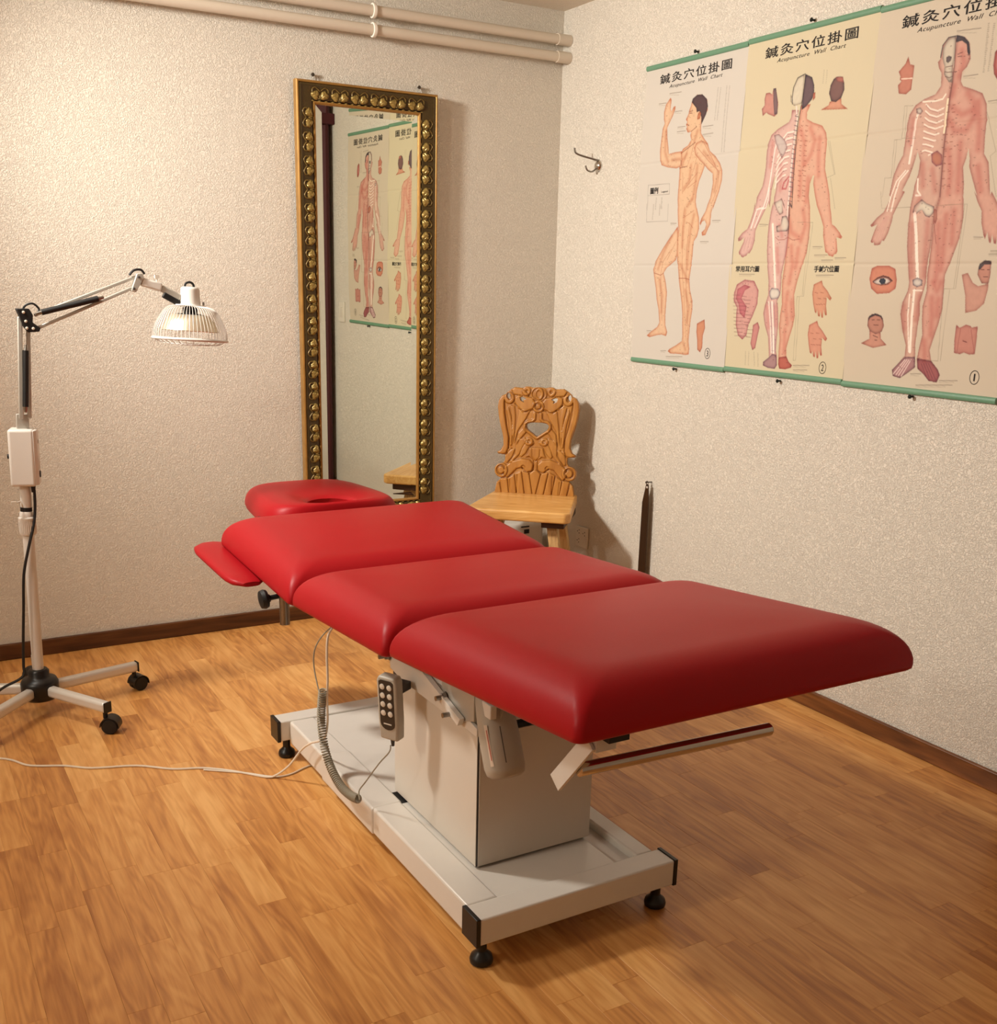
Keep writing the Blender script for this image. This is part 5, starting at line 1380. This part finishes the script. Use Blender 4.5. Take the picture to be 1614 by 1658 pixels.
for (x_, z_) in ((-2.184,1.203),(-2.188,1.228),(-2.166,1.183),(-2.183,1.184)):
    MB().lathe([(.0042,0),(.0042,.0015),(.002,.0025)], (x_,-.6162,z_), (0,-1,0), 10).build('rivet', 'key_white', el)
ub = lbar('upper_arm_bar', (-2.158,1.219), (-1.868,1.331), .0095, .009, y=-.596)
lbar('upper_arm_bar', (-2.150,1.185), (-1.882,1.299), .0095, .009, y=-.604)
spring((-2.140,1.228), (-1.982,1.268), lamp, -.616)
MB().tube([(-2.188,-.600,1.232),(-2.180,-.604,1.246),(-2.160,-.606,1.252),(-2.145,-.606,1.238),(-2.148,-.606,1.228)], .003, 8, smooth=5).build('wire_loop', 'soft_black', lamp)
kn = MB().prism([(-1.886,1.290),(-1.872,1.287),(-1.846,1.330),(-1.850,1.342),(-1.866,1.341)], .588, .612, XZ).build('knee_plate', 'lamp_grey', lamp, bevel=.0015)
for (x_, z_) in ((-1.862,1.331),(-1.878,1.298)): MB().lathe([(.0038,0),(.0038,.0015),(.002,.0025)], (x_,-.6122,z_), (0,-1,0), 10).build('rivet', 'joint_grey', kn)
MB().tube([(-1.886,-.600,1.336),(-1.872,-.600,1.350),(-1.852,-.600,1.352),(-1.842,-.600,1.340)], .0035, 8, smooth=5).build('wire_loop', 'soft_black', lamp)
lbar('head_bracket', (-1.853,1.318), (-1.795,1.302), .025, .020, 'white_plastic')
lbar('head_bracket', (-1.797,1.301), (-1.740,1.272), .020, .014, 'lamp_grey')
MB().cyl((-1.808,-.600,1.312),(-1.806,-.600,1.330),.002,seg=8).box((-1.813,-.606,1.329),(-1.800,-.594,1.338)).build('thumb_screw', 'key_white', lamp)
lbar('bracket_sleeve', (-1.792,1.282), (-1.745,1.256), .018, .012, 'soft_black', y=-.603)
# the head: axis tilted slightly
hc_ = Vector((-1.712,-.600,1.253)); axh = Vector((-.065,-.03,-.997)).normalized()   # pointing down
zx = Vector((1,0,-.065)).normalized(); 
def HL(prof): return MB().lathe(prof, hc_, axh, 40, False)
cap = HL([(.003,-.052),(.022,-.052),(.027,-.048),(.028,-.043),(.031,-.004),(.032,.0),(.046,.001),(.047,.004),(.044,.006)]).build('head_cap', 'white_plastic', lamp, smooth=40)
MB().tube([hc_+Vector((-.014,0,.048)), hc_+Vector((-.010,-.002,.062)), hc_+Vector((.002,-.003,.066)), hc_+Vector((.012,-.002,.060)), hc_+Vector((.015,0,.048))], .0035, 8, smooth=5).build('wire_loop', 'soft_black', lamp)
MB().cyl(hc_+Vector((.038,-.012,-.002)), hc_+Vector((.038,-.012,.008)), .003, seg=10).build('cap_screw', 'steel', cap)
HL([(.050,.030),(.058,.032),(.074,.052),(.086,.078),(.084,.080),(.072,.054),(.057,.035)]).build('reflector', 'reflector_metal', lamp, smooth=60)
HL([(.012,.006),(.022,.010),(.022,.026),(.050,.030),(.045,.036),(.004,.036)]).build('ceramic_mount', 'soft_black', lamp)
HL([(.0005,.060),(.060,.060),(.062,.066),(.0005,.068)]).build('heating_plate', 'keypad_dark', lamp)
gp = [(.044,.004),(.068,.009),(.084,.024),(.098,.050),(.108,.072),(.111,.088),(.1115,.102)]
xh = axh.orthogonal().normalized(); yh = axh.cross(xh)
wires = 60
proto = None
for k in range(wires):
    a = 2*PI*k/wires; rd = xh*math.cos(a)+yh*math.sin(a)
    o = MB().tube([hc_+axh*h_+rd*r_ for r_, h_ in gp], .00085, 5, smooth=2).build('guard_wire', 'white_plastic', lamp)
m = MB()
for r_, h_, rr in ((.1115,.104,.0042),(.085,.118,.0008),(.060,.120,.0008),(.035,.121,.0008)):
    m.tube([hc_+axh*h_+(xh*math.cos(2*PI*k/48)+yh*math.sin(2*PI*k/48))*r_ for k in range(48)], rr, 8, closed=True)
m.build('guard_ring', 'white_plastic', lamp, smooth=80)
m = MB()
for k in range(wires//2):
    a = 4*PI*k/wires; rd = xh*math.cos(a)+yh*math.sin(a); m.tube([hc_+axh*.106+rd*.108, hc_+axh*.118+rd*.085, hc_+axh*.121+rd*.03], .0008, 4)
m.build('bottom_grille', 'white_plastic', lamp)['kind'] = 'stuff'
tag(MB().tube([(-2.202,-.590,.712),(-2.205,-.592,.66),(-2.214,-.598,.61),(-2.236,-.606,.54),(-2.256,-.606,.46),(-2.266,-.606,.36),(-2.277,-.606,.25),(-2.283,-.606,.175),(-2.284,-.610,.150),(-2.300,-.610,.133),(-2.35,-.60,.108),(-2.42,-.58,.05),(-2.50,-.56,.004),(-2.7,-.5,.004)], .0042, 8, smooth=6).build('lamp_cable', 'soft_black'), 'black power cord hanging down the lamp pole and off to the left', 'cable')
